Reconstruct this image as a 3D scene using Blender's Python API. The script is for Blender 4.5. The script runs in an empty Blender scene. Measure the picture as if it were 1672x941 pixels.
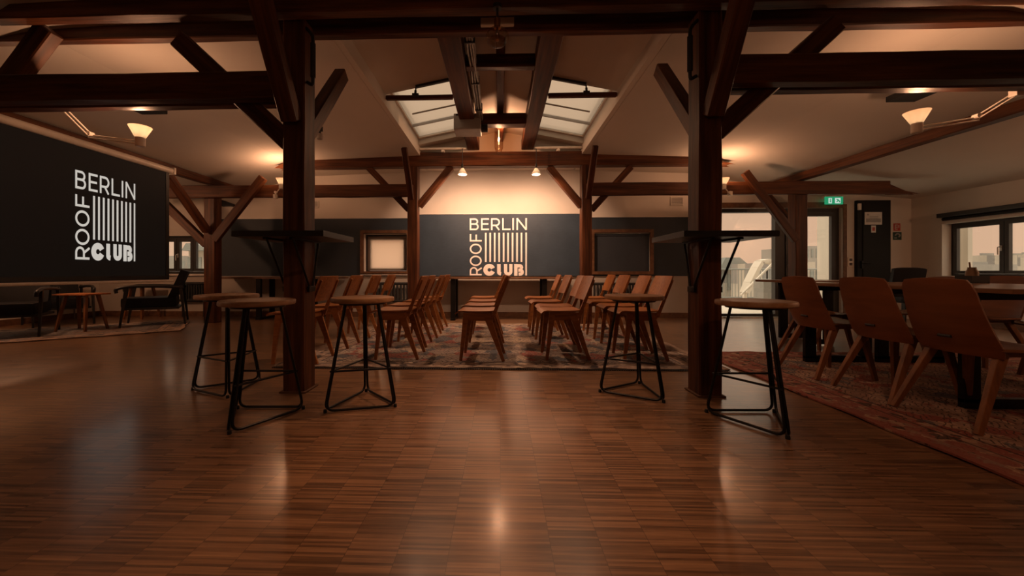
import bpy, bmesh, math, random
from mathutils import Vector, Matrix
R = math.radians
PI = math.pi
random.seed(7)
C = bpy.context.scene.collection
S = bpy.context.scene

# ------------------------------------------------------------------ camera
CAM_H = 0.86
YAW = 0.03
F = 600.0            # focal length in pixels of a 1672 wide picture
CX, CY = 799.0, 445.0
cam_d = bpy.data.cameras.new('camera')
cam = bpy.data.objects.new('camera', cam_d)
C.objects.link(cam)
cam.location = (0, 0, CAM_H)
cam.rotation_euler = (PI/2, 0, YAW)
cam_d.sensor_width = 36
cam_d.lens = F/1672*36
cam_d.shift_x = (836-CX)/1672
cam_d.shift_y = -(470.5-CY)/1672
cam_d.clip_start = 0.05
S.camera = cam

# ------------------------------------------------------------------ view, world, sun
S.view_settings.view_transform = 'Standard'
S.view_settings.look = 'None'
S.view_settings.gamma = 1
S.view_settings.use_curve_mapping = False
S.view_settings.exposure = 0.0
W = bpy.data.worlds.new('dusk_sky')
S.world = W
W.use_nodes = True
wn = W.node_tree.nodes; wl = W.node_tree.links
wn.clear()
wo = wn.new('ShaderNodeOutputWorld'); wb = wn.new('ShaderNodeBackground')
wtc = wn.new('ShaderNodeTexCoord'); wsx = wn.new('ShaderNodeSeparateXYZ'); wr = wn.new('ShaderNodeValToRGB')
wl.new(wtc.outputs['Generated'], wsx.inputs[0]); wl.new(wsx.outputs['Z'], wr.inputs[0])
cr = wr.color_ramp
cr.elements[0].position = 0.0; cr.elements[0].color = (0.70, 0.43, 0.285, 1)
cr.elements[1].position = 1.0; cr.elements[1].color = (2.5, 2.08, 1.64, 1)
e = cr.elements.new(0.18); e.color = (0.68, 0.42, 0.28, 1)
e = cr.elements.new(0.32); e.color = (0.92, 0.74, 0.56, 1)
e = cr.elements.new(0.62); e.color = (2.2, 1.82, 1.42, 1)
wl.new(wr.outputs[0], wb.inputs[0]); wb.inputs[1].default_value = 1.22
wl.new(wb.outputs[0], wo.inputs[0])

LAMP = (1.0, 0.49, 0.26)     # colour of the lamps' light
def point_light(name, loc, watt, radius=0.03, color=LAMP, parent=None):
    l = bpy.data.lights.new(name, 'POINT'); l.energy = watt; l.color = color; l.shadow_soft_size = radius
    o = bpy.data.objects.new(name, l); C.objects.link(o); o.location = loc
    if parent: o.parent = parent
    return o
def spot_light(name, loc, direction, watt, angle, blend=0.6, radius=0.03, color=LAMP, parent=None):
    l = bpy.data.lights.new(name, 'SPOT'); l.energy = watt; l.color = color; l.shadow_soft_size = radius
    l.spot_size = R(angle); l.spot_blend = blend
    o = bpy.data.objects.new(name, l); C.objects.link(o); o.location = loc
    o.rotation_euler = Vector(direction).to_track_quat('-Z', 'Y').to_euler()
    if parent: o.parent = parent
    return o
SOFT = (1.0, 0.57, 0.35)     # the paler pendants and track spots
EN = dict(up_front=15, up_back=20, pendant=125, globe=120, tube=20, track=240)
# added lights without fixtures, out of sight, brightening the room and floor
for lx, ly, lz, lw in ((0.0, -0.6, 1.7, 11), (-6.3, 4.5, 1.95, 48), (6.9, 2.7, 1.9, 46)):
    point_light('fill_light', (lx, ly, lz), lw, 0.12)
spot_light('fill_light', (1.3, 0.4, 2.35), (1.3, 1.75, -1.7), 42, 75, 1.0, .08)
spot_light('fill_light', (-4.6, 1.3, 2.3), (.9, .75, -1.9), 95, 95, 1.0, .08)

# ------------------------------------------------------------------ photo pixel -> place
_c, _s = math.cos(YAW), -math.sin(YAW)
def ratio(px):
    t = (px-CX)/F
    return (t*_c+_s)/(_c-t*_s)
def P(px, py, Y):
    X = ratio(px)*Y; d = Y*_c+X*_s
    return Vector((X, Y, CAM_H+(CY-py)*d/F))
def Q(px, py, X):
    return P(px, py, X/ratio(px))
def G(px, py, z=0.0):
    d = (CAM_H-z)*F/(py-CY); t = (px-CX)/F
    return Vector((d*(t*_c+_s), d*(_c-t*_s), z))

# ------------------------------------------------------------------ materials
class NT:
    def __init__(self, name):
        self.m = bpy.data.materials.new(name); self.m.use_nodes = True
        self.n = self.m.node_tree.nodes; self.l = self.m.node_tree.links
        self.b = self.n['Principled BSDF']; self.out = self.n['Material Output']
    def node(self, t, **kw):
        x = self.n.new(t)
        for k, v in kw.items(): setattr(x, k, v)
        return x
    def link(self, a, b): self.l.new(a, b)
    def math(self, op, a, b=None, c=None):
        x = self.n.new('ShaderNodeMath'); x.operation = op
        for i, v in enumerate((a, b, c)):
            if v is None: continue
            if isinstance(v, (int, float)): x.inputs[i].default_value = v
            else: self.l.new(v, x.inputs[i])
        return x.outputs[0]
    def coord(self, which='Object', scale=(1, 1, 1)):
        t = self.n.new('ShaderNodeTexCoord'); m = self.n.new('ShaderNodeMapping')
        m.inputs['Scale'].default_value = scale
        self.l.new(t.outputs[which], m.inputs[0]); return m.outputs[0]
    def noise(self, vec, scale, detail=4, rough=0.55):
        x = self.n.new('ShaderNodeTexNoise'); x.inputs['Scale'].default_value = scale
        x.inputs['Detail'].default_value = detail; x.inputs['Roughness'].default_value = rough
        self.l.new(vec, x.inputs['Vector']); return x.outputs['Fac']
    def ramp(self, fac, stops, interp='LINEAR'):
        x = self.n.new('ShaderNodeValToRGB'); r = x.color_ramp; r.interpolation = interp
        while len(r.elements) > 1: r.elements.remove(r.elements[-1])
        r.elements[0].position = stops[0][0]; r.elements[0].color = (*stops[0][1], 1)
        for p, c in stops[1:]:
            e = r.elements.new(p); e.color = (*c, 1)
        self.l.new(fac, x.inputs[0]); return x.outputs[0]
    def mix(self, fac, a, b, mode='MIX'):
        x = self.n.new('ShaderNodeMix'); x.data_type = 'RGBA'; x.blend_type = mode
        for sock, v in ((x.inputs[0], fac), (x.inputs[6], a), (x.inputs[7], b)):
            if isinstance(v, (int, float)): sock.default_value = v
            elif isinstance(v, tuple): sock.default_value = (*v, 1)
            else: self.l.new(v, sock)
        return x.outputs[2]
    def bump(self, h, strength=0.2, dist=0.01):
        x = self.n.new('ShaderNodeBump'); x.inputs['Strength'].default_value = strength; x.inputs['Distance'].default_value = dist
        self.l.new(h, x.inputs['Height']); self.l.new(x.outputs[0], self.b.inputs['Normal'])
    def color(self, c):
        if isinstance(c, tuple): self.b.inputs['Base Color'].default_value = (*c, 1)
        else: self.l.new(c, self.b.inputs['Base Color'])
    def rough(self, r):
        if isinstance(r, (int, float)): self.b.inputs['Roughness'].default_value = r
        else: self.l.new(r, self.b.inputs['Roughness'])

def flat(name, col, rough=0.5, metal=0.0, vary=0.12, scale=6.0, spec=0.5):
    t = NT(name)
    v = t.noise(t.coord('Object'), scale)
    lo = tuple(x*(1-vary) for x in col); hi = tuple(min(1, x*(1+vary)) for x in col)
    t.color(t.ramp(v, [(0.3, lo), (0.7, hi)])); t.rough(rough)
    t.b.inputs['Metallic'].default_value = metal; t.b.inputs['Specular IOR Level'].default_value = spec
    return t.m
def emit(name, col, strength):
    t = NT(name); t.color((0.008, 0.008, 0.008))
    t.rough(0.7); t.b.inputs['Specular IOR Level'].default_value = 0.2; t.b.inputs['Emission Color'].default_value = (*col, 1); t.b.inputs['Emission Strength'].default_value = strength
    return t.m
def wood(name, dark, mid, light, rough=0.5, grain=(2.0, 30.0, 30.0), bump=0.25, knots=True, spec=0.4):
    t = NT(name)
    oi = t.node('ShaderNodeObjectInfo')
    tc = t.node('ShaderNodeTexCoord'); mp = t.node('ShaderNodeMapping'); mp.inputs['Scale'].default_value = grain
    off = t.math('MULTIPLY', oi.outputs['Random'], 37.0)
    cmb = t.node('ShaderNodeCombineXYZ'); t.link(off, cmb.inputs[0]); t.link(off, cmb.inputs[1])
    t.link(tc.outputs['Object'], mp.inputs[0]); t.link(cmb.outputs[0], mp.inputs['Location'])
    n1 = t.noise(mp.outputs[0], 1.0, 6, 0.6)
    mp2 = t.node('ShaderNodeMapping'); mp2.inputs['Scale'].default_value = tuple(g*0.15+0.4 for g in grain)
    t.link(tc.outputs['Object'], mp2.inputs[0]); t.link(cmb.outputs[0], mp2.inputs['Location'])
    n2 = t.noise(mp2.outputs[0], 1.0, 3)
    f = t.math('ADD', t.math('MULTIPLY', n1, 0.6), t.math('MULTIPLY', n2, 0.4))
    t.color(t.ramp(f, [(0.34, dark), (0.5, mid), (0.68, light)]))
    t.rough(rough); t.b.inputs['Specular IOR Level'].default_value = spec
    if bump: t.bump(n1, bump, 0.004)
    return t.m

M = {}
M['timber'] = wood('old_timber', (0.020, 0.0065, 0.0025), (0.080, 0.026, 0.009), (0.17, 0.060, 0.020), 0.5, (1.6, 26, 26), 0.5, spec=0.25)
M['chair_wood'] = wood('chair_plywood', (0.15, 0.050, 0.014), (0.27, 0.098, 0.028), (0.36, 0.145, 0.045), 0.34, (5, 40, 40), 0.06)
M['shell'] = wood('shell_plywood', (0.13, 0.040, 0.012), (0.19, 0.062, 0.019), (0.25, 0.085, 0.028), 0.42, (3, 3, 14), 0.05)
M['seat_ply'] = wood('seat_plywood', (0.13, 0.050, 0.018), (0.19, 0.075, 0.028), (0.25, 0.10, 0.04), 0.26, (3, 14, 3), 0.03, spec=0.6)
M['leg_wood'] = wood('leg_wood', (0.10, 0.036, 0.012), (0.19, 0.072, 0.024), (0.28, 0.11, 0.038), 0.4, (30, 30, 4), 0.06)
M['stool_wood'] = wood('stool_wood', (0.16, 0.075, 0.032), (0.27, 0.14, 0.065), (0.36, 0.2, 0.10), 0.42, (4, 30, 30), 0.08)
M['table_wood'] = wood('table_wood', (0.13, 0.06, 0.028), (0.22, 0.105, 0.05), (0.30, 0.15, 0.075), 0.32, (26, 3, 26), 0.05)
M['orange_wood'] = wood('orange_wood', (0.26, 0.075, 0.016), (0.38, 0.12, 0.028), (0.46, 0.16, 0.04), 0.35, (4, 30, 30), 0.05)
M['frame_wood'] = wood('window_wood', (0.07, 0.030, 0.014), (0.13, 0.06, 0.028), (0.2, 0.095, 0.045), 0.5, (12, 12, 12), 0.1)
M['black_steel'] = flat('black_steel', (0.012, 0.011, 0.010), 0.42, 0.6, 0.2, 30)
M['black_wood'] = flat('black_table_board', (0.009, 0.008, 0.007), 0.42, 0, 0.2, 14)
M['dark_paint'] = flat('dark_grey_paint', (0.013, 0.013, 0.0125), 0.6, 0, 0.08, 3, 0.2)
M['dark_frame'] = flat('anthracite_frame', (0.028, 0.025, 0.022), 0.4, 0, 0.1, 8)
M['black_plastic'] = flat('black_plastic', (0.012, 0.012, 0.012), 0.5, 0, 0.1, 20)
M['rubber'] = flat('rubber', (0.008, 0.008, 0.008), 0.8)
M['leather'] = flat('black_leather', (0.006, 0.006, 0.007), 0.6, 0, 0.25, 40, 0.2)
M['grey_seat'] = flat('grey_seat_pad', (0.055, 0.045, 0.038), 0.45, 0, 0.12, 20)
M['plaster'] = flat('plaster', (0.60, 0.55, 0.49), 0.85, 0, 0.05, 1.2, 0.2)
M['ceil'] = flat('ceiling_plaster', (0.58, 0.53, 0.47), 0.9, 0, 0.05, 0.8, 0.2)
M['lower'] = flat('lower_wall_paint', (0.42, 0.37, 0.32), 0.8, 0, 0.06, 1.6, 0.2)
M['white_metal'] = flat('white_enamel', (0.72, 0.66, 0.58), 0.35)
M['grey_plastic'] = flat('grey_plastic', (0.34, 0.31, 0.28), 0.5, 0, 0.08, 10)
M['white_sill'] = flat('white_sill', (0.62, 0.57, 0.52), 0.4)
M['radiator'] = flat('dark_radiator', (0.012, 0.011, 0.010), 0.7)
M['pale_radiator'] = flat('pale_radiator', (0.22, 0.2, 0.18), 0.5)
M['brass'] = flat('brass', (0.35, 0.2, 0.08), 0.3, 0.9)
M['chrome'] = flat('satin_steel', (0.45, 0.43, 0.40), 0.3, 0.9)
M['paper'] = flat('paper', (0.62, 0.60, 0.56), 0.7)
M['paper_grey'] = flat('printed_grey', (0.30, 0.29, 0.28), 0.7)
M['red_sign'] = flat('red_sign', (0.42, 0.05, 0.03), 0.5)
M['green_sign'] = flat('dark_green_sign', (0.012, 0.05, 0.035), 0.5)
M['duct'] = flat('silver_cable_sleeve', (0.26, 0.24, 0.22), 0.42, 0.35, 0.3, 30)
M['bulb'] = emit('lit_bulb', (1.0, 0.74, 0.46), 9.0)
M['filament'] = emit('glowing_filament', (1.0, 0.60, 0.28), 6.0)
M['socket_brown'] = flat('brown_socket', (0.06, 0.03, 0.015), 0.4)
M['rust'] = flat('rust_plate', (0.10, 0.045, 0.02), 0.7, 0.3)
M['pale_concrete'] = flat('pale_concrete', (0.62, 0.57, 0.50), 0.9, 0, 0.08, 0.6)
M['pale_stone'] = flat('pale_facade', (0.46, 0.42, 0.37), 0.9, 0, 0.1, 0.3)
M['grey_roof'] = flat('grey_roof', (0.22, 0.24, 0.23), 0.8, 0, 0.1, 0.5)
M['grey_facade'] = flat('grey_facade', (0.30, 0.29, 0.27), 0.9, 0, 0.1, 0.3)
M['deck'] = flat('terrace_slabs', (0.55, 0.50, 0.43), 0.8, 0, 0.08, 2)
M['foliage'] = flat('far_trees', (0.20, 0.19, 0.15), 0.95, 0, 0.25, 0.6)
def m_facade(name, wall_, win, sx, sz):
    t = NT(name); tc = t.node('ShaderNodeTexCoord'); sp = t.node('ShaderNodeSeparateXYZ'); t.link(tc.outputs['Object'], sp.inputs[0])
    h = t.math('ADD', sp.outputs[0], sp.outputs[1])
    fx = t.math('ABSOLUTE', t.math('SUBTRACT', t.math('FRACT', t.math('DIVIDE', h, sx)), 0.5)); fz = t.math('ABSOLUTE', t.math('SUBTRACT', t.math('FRACT', t.math('DIVIDE', sp.outputs[2], sz)), 0.5))
    w = t.math('MULTIPLY', t.math('LESS_THAN', fx, .26), t.math('LESS_THAN', fz, .3))
    n = t.noise(t.coord('Object'), 0.35, 4)
    t.color(t.mix(w, t.ramp(n, [(.3, tuple(c*.8 for c in wall_)), (.7, wall_)]), win)); t.rough(.9)
    return t.m
M['city_facade'] = m_facade('city_facade', (0.46, 0.42, 0.36), (0.22, 0.21, 0.20), 2.4, 2.9)  # pale outdoor colours stand in for distance haze
M['pale_stone'] = m_facade('pale_windowed_facade', (0.50, 0.46, 0.40), (0.26, 0.25, 0.24), 1.5, 2.6)
M['city'] = flat('hazy_city', (0.40, 0.36, 0.31), 0.95, 0, 0.3, 0.12)

def m_navy(name, lo, hi):
    t = NT(name)
    n = t.noise(t.coord('Object', (3, 1, 40)), 3.0, 6, 0.65)
    n2 = t.noise(t.coord('Object'), 2.0, 3)
    f = t.math('ADD', t.math('MULTIPLY', n, 0.5), t.math('MULTIPLY', n2, 0.5))
    t.color(t.ramp(f, [(0.35, lo), (0.65, hi)])); t.rough(0.62)
    return t.m
M['navy'] = m_navy('navy_wall_paint', (0.016, 0.026, 0.037), (0.024, 0.037, 0.050))
M['navy_board'] = m_navy('navy_board', (0.018, 0.033, 0.054), (0.034, 0.057, 0.086))
M['navy_blind'] = m_navy('navy_blind', (0.026, 0.034, 0.046), (0.034, 0.042, 0.055))
M['logo_paint'] = flat('cream_lettering', (0.84, 0.81, 0.79), 0.6, 0, 0.04)
M['screen_dark'] = emit('projected_black', (1.0, 0.80, 0.64), 0.0035)
M['screen_light'] = emit('projected_white', (1.0, 0.93, 0.83), 0.56)

def m_blind():
    t = NT('white_roller_blind')
    t.color((0.72, 0.66, 0.58)); t.rough(0.9)
    tr = t.node('ShaderNodeBsdfTranslucent'); tr.inputs[0].default_value = (0.95, 0.78, 0.66, 1)
    mx = t.node('ShaderNodeMixShader'); mx.inputs[0].default_value = 0.9
    tp = t.node('ShaderNodeBsdfTransparent'); tp.inputs[0].default_value = (0.95, 0.84, 0.78, 1); m2 = t.node('ShaderNodeMixShader'); m2.inputs[0].default_value = 0.5
    t.link(t.b.outputs[0], mx.inputs[1]); t.link(tr.outputs[0], mx.inputs[2]); t.link(mx.outputs[0], m2.inputs[1]); t.link(tp.outputs[0], m2.inputs[2]); t.link(m2.outputs[0], t.out.inputs[0])
    return t.m
M['blind'] = m_blind()
def m_glass(name, tint, gloss=0.06):
    t = NT(name)
    tr = t.node('ShaderNodeBsdfTransparent'); tr.inputs[0].default_value = (*tint, 1)
    gl = t.node('ShaderNodeBsdfGlossy'); gl.inputs['Roughness'].default_value = 0.02
    mx = t.node('ShaderNodeMixShader'); mx.inputs[0].default_value = gloss
    t.link(tr.outputs[0], mx.inputs[1]); t.link(gl.outputs[0], mx.inputs[2]); t.link(mx.outputs[0], t.out.inputs[0])
    return t.m
M['glass'] = m_glass('window_glass', (0.94, 0.95, 0.93))
M['lamp_glass'] = m_glass('lamp_glass', (0.80, 0.66, 0.52), 0.12)
def m_roofglass():
    t = NT('milky_roof_glass')
    tr = t.node('ShaderNodeBsdfTransparent'); tr.inputs[0].default_value = (0.43, 0.375, 0.325, 1)
    tl = t.node('ShaderNodeBsdfTranslucent'); tl.inputs[0].default_value = (0.8, 0.76, 0.7, 1)
    mx = t.node('ShaderNodeMixShader'); mx.inputs[0].default_value = 0.25
    t.link(tr.outputs[0], mx.inputs[1]); t.link(tl.outputs[0], mx.inputs[2]); t.link(mx.outputs[0], t.out.inputs[0])
    return t.m
M['roof_glass'] = m_roofglass()
def m_shade():
    t = NT('lamp_shade_enamel'); t.color((0.88, 0.84, 0.78)); t.rough(0.4)
    tl = t.node('ShaderNodeBsdfTranslucent'); tl.inputs[0].default_value = (0.9, 0.84, 0.76, 1)
    mx = t.node('ShaderNodeMixShader'); mx.inputs[0].default_value = 0.35
    t.link(t.b.outputs[0], mx.inputs[1]); t.link(tl.outputs[0], mx.inputs[2]); t.link(mx.outputs[0], t.out.inputs[0])
    return t.m
M['shade'] = m_shade()

def m_floor():
    t = NT('strip_parquet')
    tc = t.node('ShaderNodeTexCoord'); sp = t.node('ShaderNodeSeparateXYZ'); t.link(tc.outputs['Object'], sp.inputs[0])
    x, y = sp.outputs[0], sp.outputs[1]
    cw, rh = 0.158, 0.0092
    cx = t.math('FLOOR', t.math('DIVIDE', x, cw)); ry = t.math('FLOOR', t.math('DIVIDE', y, rh))
    cv = t.node('ShaderNodeCombineXYZ'); t.link(cx, cv.inputs[0]); t.link(ry, cv.inputs[1])
    w1 = t.node('ShaderNodeTexWhiteNoise', noise_dimensions='2D'); t.link(cv.outputs[0], w1.inputs['Vector'])
    by = t.math('FLOOR', t.math('DIVIDE', y, 0.316))
    cv2 = t.node('ShaderNodeCombineXYZ'); t.link(cx, cv2.inputs[0]); t.link(by, cv2.inputs[1])
    w2 = t.node('ShaderNodeTexWhiteNoise', noise_dimensions='2D'); t.link(cv2.outputs[0], w2.inputs['Vector'])
    grain = t.noise(t.coord('Object', (9, 160, 1)), 1.0, 5, 0.65)
    streak = t.noise(t.coord('Object', (1.7, 75, 1)), 1.0, 4, 0.6)
    wear = t.noise(t.coord('Object', (0.5, 0.5, 1)), 1.6, 5, 0.6)
    f = t.math('ADD', t.math('MULTIPLY', w1.outputs['Value'], 0.17), t.math('ADD', t.math('MULTIPLY', w2.outputs['Value'], 0.04),
        t.math('ADD', t.math('MULTIPLY', grain, 0.20), t.math('ADD', t.math('MULTIPLY', streak, 0.33), t.math('MULTIPLY', wear, 0.26)))))
    col = t.ramp(f, [(0.35, (0.058, 0.030, 0.0155)), (0.46, (0.135, 0.071, 0.036)), (0.56, (0.235, 0.125, 0.062)), (0.70, (0.37, 0.21, 0.105))])
    # seams between the strip columns and the wider joints of the laid blocks
    fx = t.math('FRACT', t.math('DIVIDE', x, cw)); ex = t.math('LESS_THAN', t.math('ABSOLUTE', t.math('SUBTRACT', fx, 0.5)), 0.4945)
    fy = t.math('FRACT', t.math('DIVIDE', y, rh)); ey = t.math('LESS_THAN', t.math('ABSOLUTE', t.math('SUBTRACT', fy, 0.5)), 0.47)
    seam = t.math('MULTIPLY', ex, t.math('ADD', 0.55, t.math('MULTIPLY', ey, 0.45)))
    col = t.mix(t.math('ADD', .35, t.math('MULTIPLY', seam, .65)), (0.030, 0.015, 0.008), col)
    t.color(col)
    rr = t.math('ADD', 0.20, t.math('ADD', t.math('MULTIPLY', grain, 0.10), t.math('ADD', t.math('MULTIPLY', w1.outputs['Value'], 0.06), t.math('MULTIPLY', wear, 0.08))))
    t.rough(rr); t.b.inputs['Specular IOR Level'].default_value = 0.6
    h = t.math('ADD', t.math('MULTIPLY', seam, 0.7), t.math('ADD', t.math('MULTIPLY', w1.outputs['Value'], 0.35), t.math('MULTIPLY', grain, 0.3)))
    t.b.inputs['Coat Weight'].default_value = 0.55; t.b.inputs['Coat Roughness'].default_value = 0.16; t.b.inputs['Coat IOR'].default_value = 1.5
    t.bump(h, 0.06, 0.002)
    return t.m
M['floor'] = m_floor()

def m_rug(name, hx, hy, field, accents, dark, border, k=1.0):
    """oriental rug: medallion motifs mirrored about the rug's axes, several border bands, all flat woven colour"""
    t = NT(name)
    tc = t.node('ShaderNodeTexCoord'); sp = t.node('ShaderNodeSeparateXYZ'); t.link(tc.outputs['Object'], sp.inputs[0])
    ax = t.math('ABSOLUTE', sp.outputs[0]); ay = t.math('ABSOLUTE', sp.outputs[1])
    cv = t.node('ShaderNodeCombineXYZ'); t.link(ax, cv.inputs[0]); t.link(ay, cv.inputs[1])
    wob = t.node('ShaderNodeTexNoise'); wob.inputs['Scale'].default_value = 9*k; wob.inputs['Detail'].default_value = 3; t.link(cv.outputs[0], wob.inputs['Vector'])
    vm = t.node('ShaderNodeVectorMath', operation='MULTIPLY_ADD'); t.link(wob.outputs['Color'], vm.inputs[0]); vm.inputs[1].default_value = (0.09/k, 0.09/k, 0); t.link(cv.outputs[0], vm.inputs[2])
    def vor(scale, feature='F1', metric='MANHATTAN'):
        v = t.node('ShaderNodeTexVoronoi', feature=feature)
        if feature != 'DISTANCE_TO_EDGE': v.distance = metric
        v.inputs['Scale'].default_value = scale*k; t.link(vm.outputs[0], v.inputs['Vector']); return v
    v1, v2 = vor(5.5), vor(15)
    s1 = t.node('ShaderNodeSeparateColor'); t.link(v1.outputs['Color'], s1.inputs[0])
    s2 = t.node('ShaderNodeSeparateColor'); t.link(v2.outputs['Color'], s2.inputs[0])
    pal = [(0.0, field)] + [(0.42+0.58*i/len(accents), a) for i, a in enumerate(accents)]
    c1 = t.ramp(s1.outputs[0], pal, 'CONSTANT')
    c2 = t.ramp(s2.outputs[0], [(0.0, field), (0.35, dark), (0.52, accents[0]), (0.66, field), (0.86, accents[-1])], 'CONSTANT')
    small = t.math('LESS_THAN', v2.outputs['Distance'], 0.34)
    col = t.mix(t.math('MULTIPLY', small, 0.85), c1, c2)
    rings = t.math('LESS_THAN', t.math('ABSOLUTE', t.math('SUBTRACT', t.math('FRACT', t.math('MULTIPLY', v1.outputs['Distance'], 3.2)), 0.5)), 0.12)
    col = t.mix(t.math('MULTIPLY', rings, 0.85), col, dark)
    # border bands
    ed = t.math('MINIMUM', t.math('SUBTRACT', hx, ax), t.math('SUBTRACT', hy, ay))
    inb = t.math('LESS_THAN', ed, 0.30)
    cb = t.ramp(s2.outputs[1], [(0.0, border), (0.38, dark), (0.55, accents[-1]), (0.72, border), (0.88, field)], 'CONSTANT')
    col = t.mix(t.math('MULTIPLY', inb, 0.8), col, cb)
    for dd, wd, cc in ((0.31, 0.007, dark), (0.22, 0.006, dark), (0.11, 0.006, field), (0.02, 0.022, border)):
        band = t.math('LESS_THAN', t.math('ABSOLUTE', t.math('SUBTRACT', ed, dd)), wd)
        col = t.mix(t.math('MULTIPLY', band, 0.85), col, cc)
    wv = t.noise(t.coord('Object', (14, 5, 1)), 10, 4, 0.7)
    fade = t.noise(t.coord('Object'), 1.7, 4)
    col = t.mix(t.math('MULTIPLY', t.math('GREATER_THAN', wv, 0.60), 0.35), col, dark)
    col = t.mix(t.math('MULTIPLY', fade, 0.22), col, field)
    t.color(col); t.rough(0.95); t.b.inputs['Specular IOR Level'].default_value = 0.15
    t.bump(t.noise(t.coord('Object'), 240, 2), 0.3, 0.003)
    return t.m

# ------------------------------------------------------------------ mesh helpers
class MB:
    def __init__(self): self.bm = bmesh.new()
    def box(self, c, s, rot=None, bevel=0.0, taper=None):
        r = bmesh.ops.create_cube(self.bm, size=1.0)
        vs = r['verts']
        for v in vs:
            k = 1.0
            if taper is not None and v.co.z < 0: v.co.x *= taper; v.co.y *= taper
            v.co = Vector((v.co.x*s[0], v.co.y*s[1], v.co.z*s[2]))
        if bevel:
            ed = list({e for v in vs for e in v.link_edges})
            q = bmesh.ops.bevel(self.bm, geom=ed, offset=bevel, segments=2, profile=0.7, affect='EDGES')
            vs = list({v for f in q['faces'] for v in f.verts} | {v for v in vs if v.is_valid})
        m = Matrix.Translation(Vector(c))
        if rot is not None: m = m @ rot.to_4x4()
        for v in vs: v.co = m @ v.co
        return self
    def bar(self, p0, p1, w, h, up=(0, 0, 1), bevel=0.0, w1=None, h1=None):
        """square bar from p0 to p1; w across, h along 'up'; w1,h1 are the sizes at p1"""
        p0, p1 = Vector(p0), Vector(p1); a = (p1-p0).normalized(); u = Vector(up)
        u = (u-a*u.dot(a))
        u = u.normalized() if u.length > 1e-4 else a.orthogonal().normalized()
        b = a.cross(u)
        w1 = w if w1 is None else w1; h1 = h if h1 is None else h1
        vs = []
        for p, ww, hh in ((p0, w, h), (p1, w1, h1)):
            for i, j in ((-1, -1), (1, -1), (1, 1), (-1, 1)):
                vs.append(self.bm.verts.new(p+b*(i*ww/2)+u*(j*hh/2)))
        for f in ((3, 2, 1, 0), (4, 5, 6, 7), (0, 1, 5, 4), (1, 2, 6, 5), (2, 3, 7, 6), (3, 0, 4, 7)):
            self.bm.faces.new([vs[k] for k in f])
        if bevel:
            ed = list({e for v in vs for e in v.link_edges})
            bmesh.ops.bevel(self.bm, geom=ed, offset=bevel, segments=2, profile=0.7, affect='EDGES')
        return self
    def tube(self, pts, r, n=10, closed=False, cap=True):
        pts = [Vector(p) for p in pts]; N = len(pts); rings = []
        def tan(i):
            if closed: return (pts[(i+1) % N]-pts[i-1]).normalized()
            if i == 0: return (pts[1]-pts[0]).normalized()
            if i == N-1: return (pts[-1]-pts[-2]).normalized()
            return ((pts[i+1]-pts[i]).normalized()+(pts[i]-pts[i-1]).normalized()).normalized()
        t0 = tan(0); u = t0.orthogonal().normalized()
        for i in range(N):
            t1 = tan(i); q = t0.rotation_difference(t1); u = q @ u; u = (u-t1*u.dot(t1)).normalized(); t0 = t1
            b = t1.cross(u); rr = r[i] if isinstance(r, (list, tuple)) else r
            rings.append([self.bm.verts.new(pts[i]+(u*math.cos(2*PI*k/n)+b*math.sin(2*PI*k/n))*rr) for k in range(n)])
        for i in range(N if closed else N-1):
            a, b2 = rings[i], rings[(i+1) % N]
            for k in range(n): self.bm.faces.new((a[k], a[(k+1) % n], b2[(k+1) % n], b2[k]))
        if cap and not closed:
            self.bm.faces.new(rings[0][::-1]); self.bm.faces.new(rings[-1])
        return self
    def lathe(self, prof, n=24, c=(0, 0, 0), axis=(0, 0, 1), closed=False):
        """profile of (radius, height) turned round an axis"""
        q = Vector((0, 0, 1)).rotation_difference(Vector(axis)); c = Vector(c); rings = []
        for r, z in prof:
            if r < 1e-5: rings.append([self.bm.verts.new(c+q @ Vector((0, 0, z)))])
            else: rings.append([self.bm.verts.new(c+q @ Vector((r*math.cos(2*PI*k/n), r*math.sin(2*PI*k/n), z))) for k in range(n)])
        pairs = list(zip(rings, rings[1:]))
        if closed: pairs.append((rings[-1], rings[0]))
        for a, b in pairs:
            for k in range(n):
                k2 = (k+1) % n
                if len(a) == 1 and len(b) == 1: continue
                if len(a) == 1: self.bm.faces.new((a[0], b[k2], b[k]))
                elif len(b) == 1: self.bm.faces.new((a[k], a[k2], b[0]))
                else: self.bm.faces.new((a[k], a[k2], b[k2], b[k]))
        return self
    def prism(self, poly, vec):
        """flat polygon (3-D points) pushed along vec"""
        a = [self.bm.verts.new(Vector(p)) for p in poly]; b = [self.bm.verts.new(Vector(p)+Vector(vec)) for p in poly]
        n = len(a)
        self.bm.faces.new(a[::-1]); self.bm.faces.new(b)
        for k in range(n): self.bm.faces.new((a[k], a[(k+1) % n], b[(k+1) % n], b[k]))
        return self
    def sheet(self, fn, nu, nv, th):
        """curved board: fn(u,v)->point, given thickness along its normal"""
        g = [[Vector(fn(i/nu, j/nv)) for j in range(nv+1)] for i in range(nu+1)]
        def nrm(i, j):
            a = g[min(i+1, nu)][j]-g[max(i-1, 0)][j]; b = g[i][min(j+1, nv)]-g[i][max(j-1, 0)]
            return a.cross(b).normalized()
        A = [[self.bm.verts.new(g[i][j]+nrm(i, j)*th/2) for j in range(nv+1)] for i in range(nu+1)]
        B = [[self.bm.verts.new(g[i][j]-nrm(i, j)*th/2) for j in range(nv+1)] for i in range(nu+1)]
        for i in range(nu):
            for j in range(nv):
                self.bm.faces.new((A[i][j], A[i+1][j], A[i+1][j+1], A[i][j+1]))
                self.bm.faces.new((B[i][j+1], B[i+1][j+1], B[i+1][j], B[i][j]))
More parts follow.
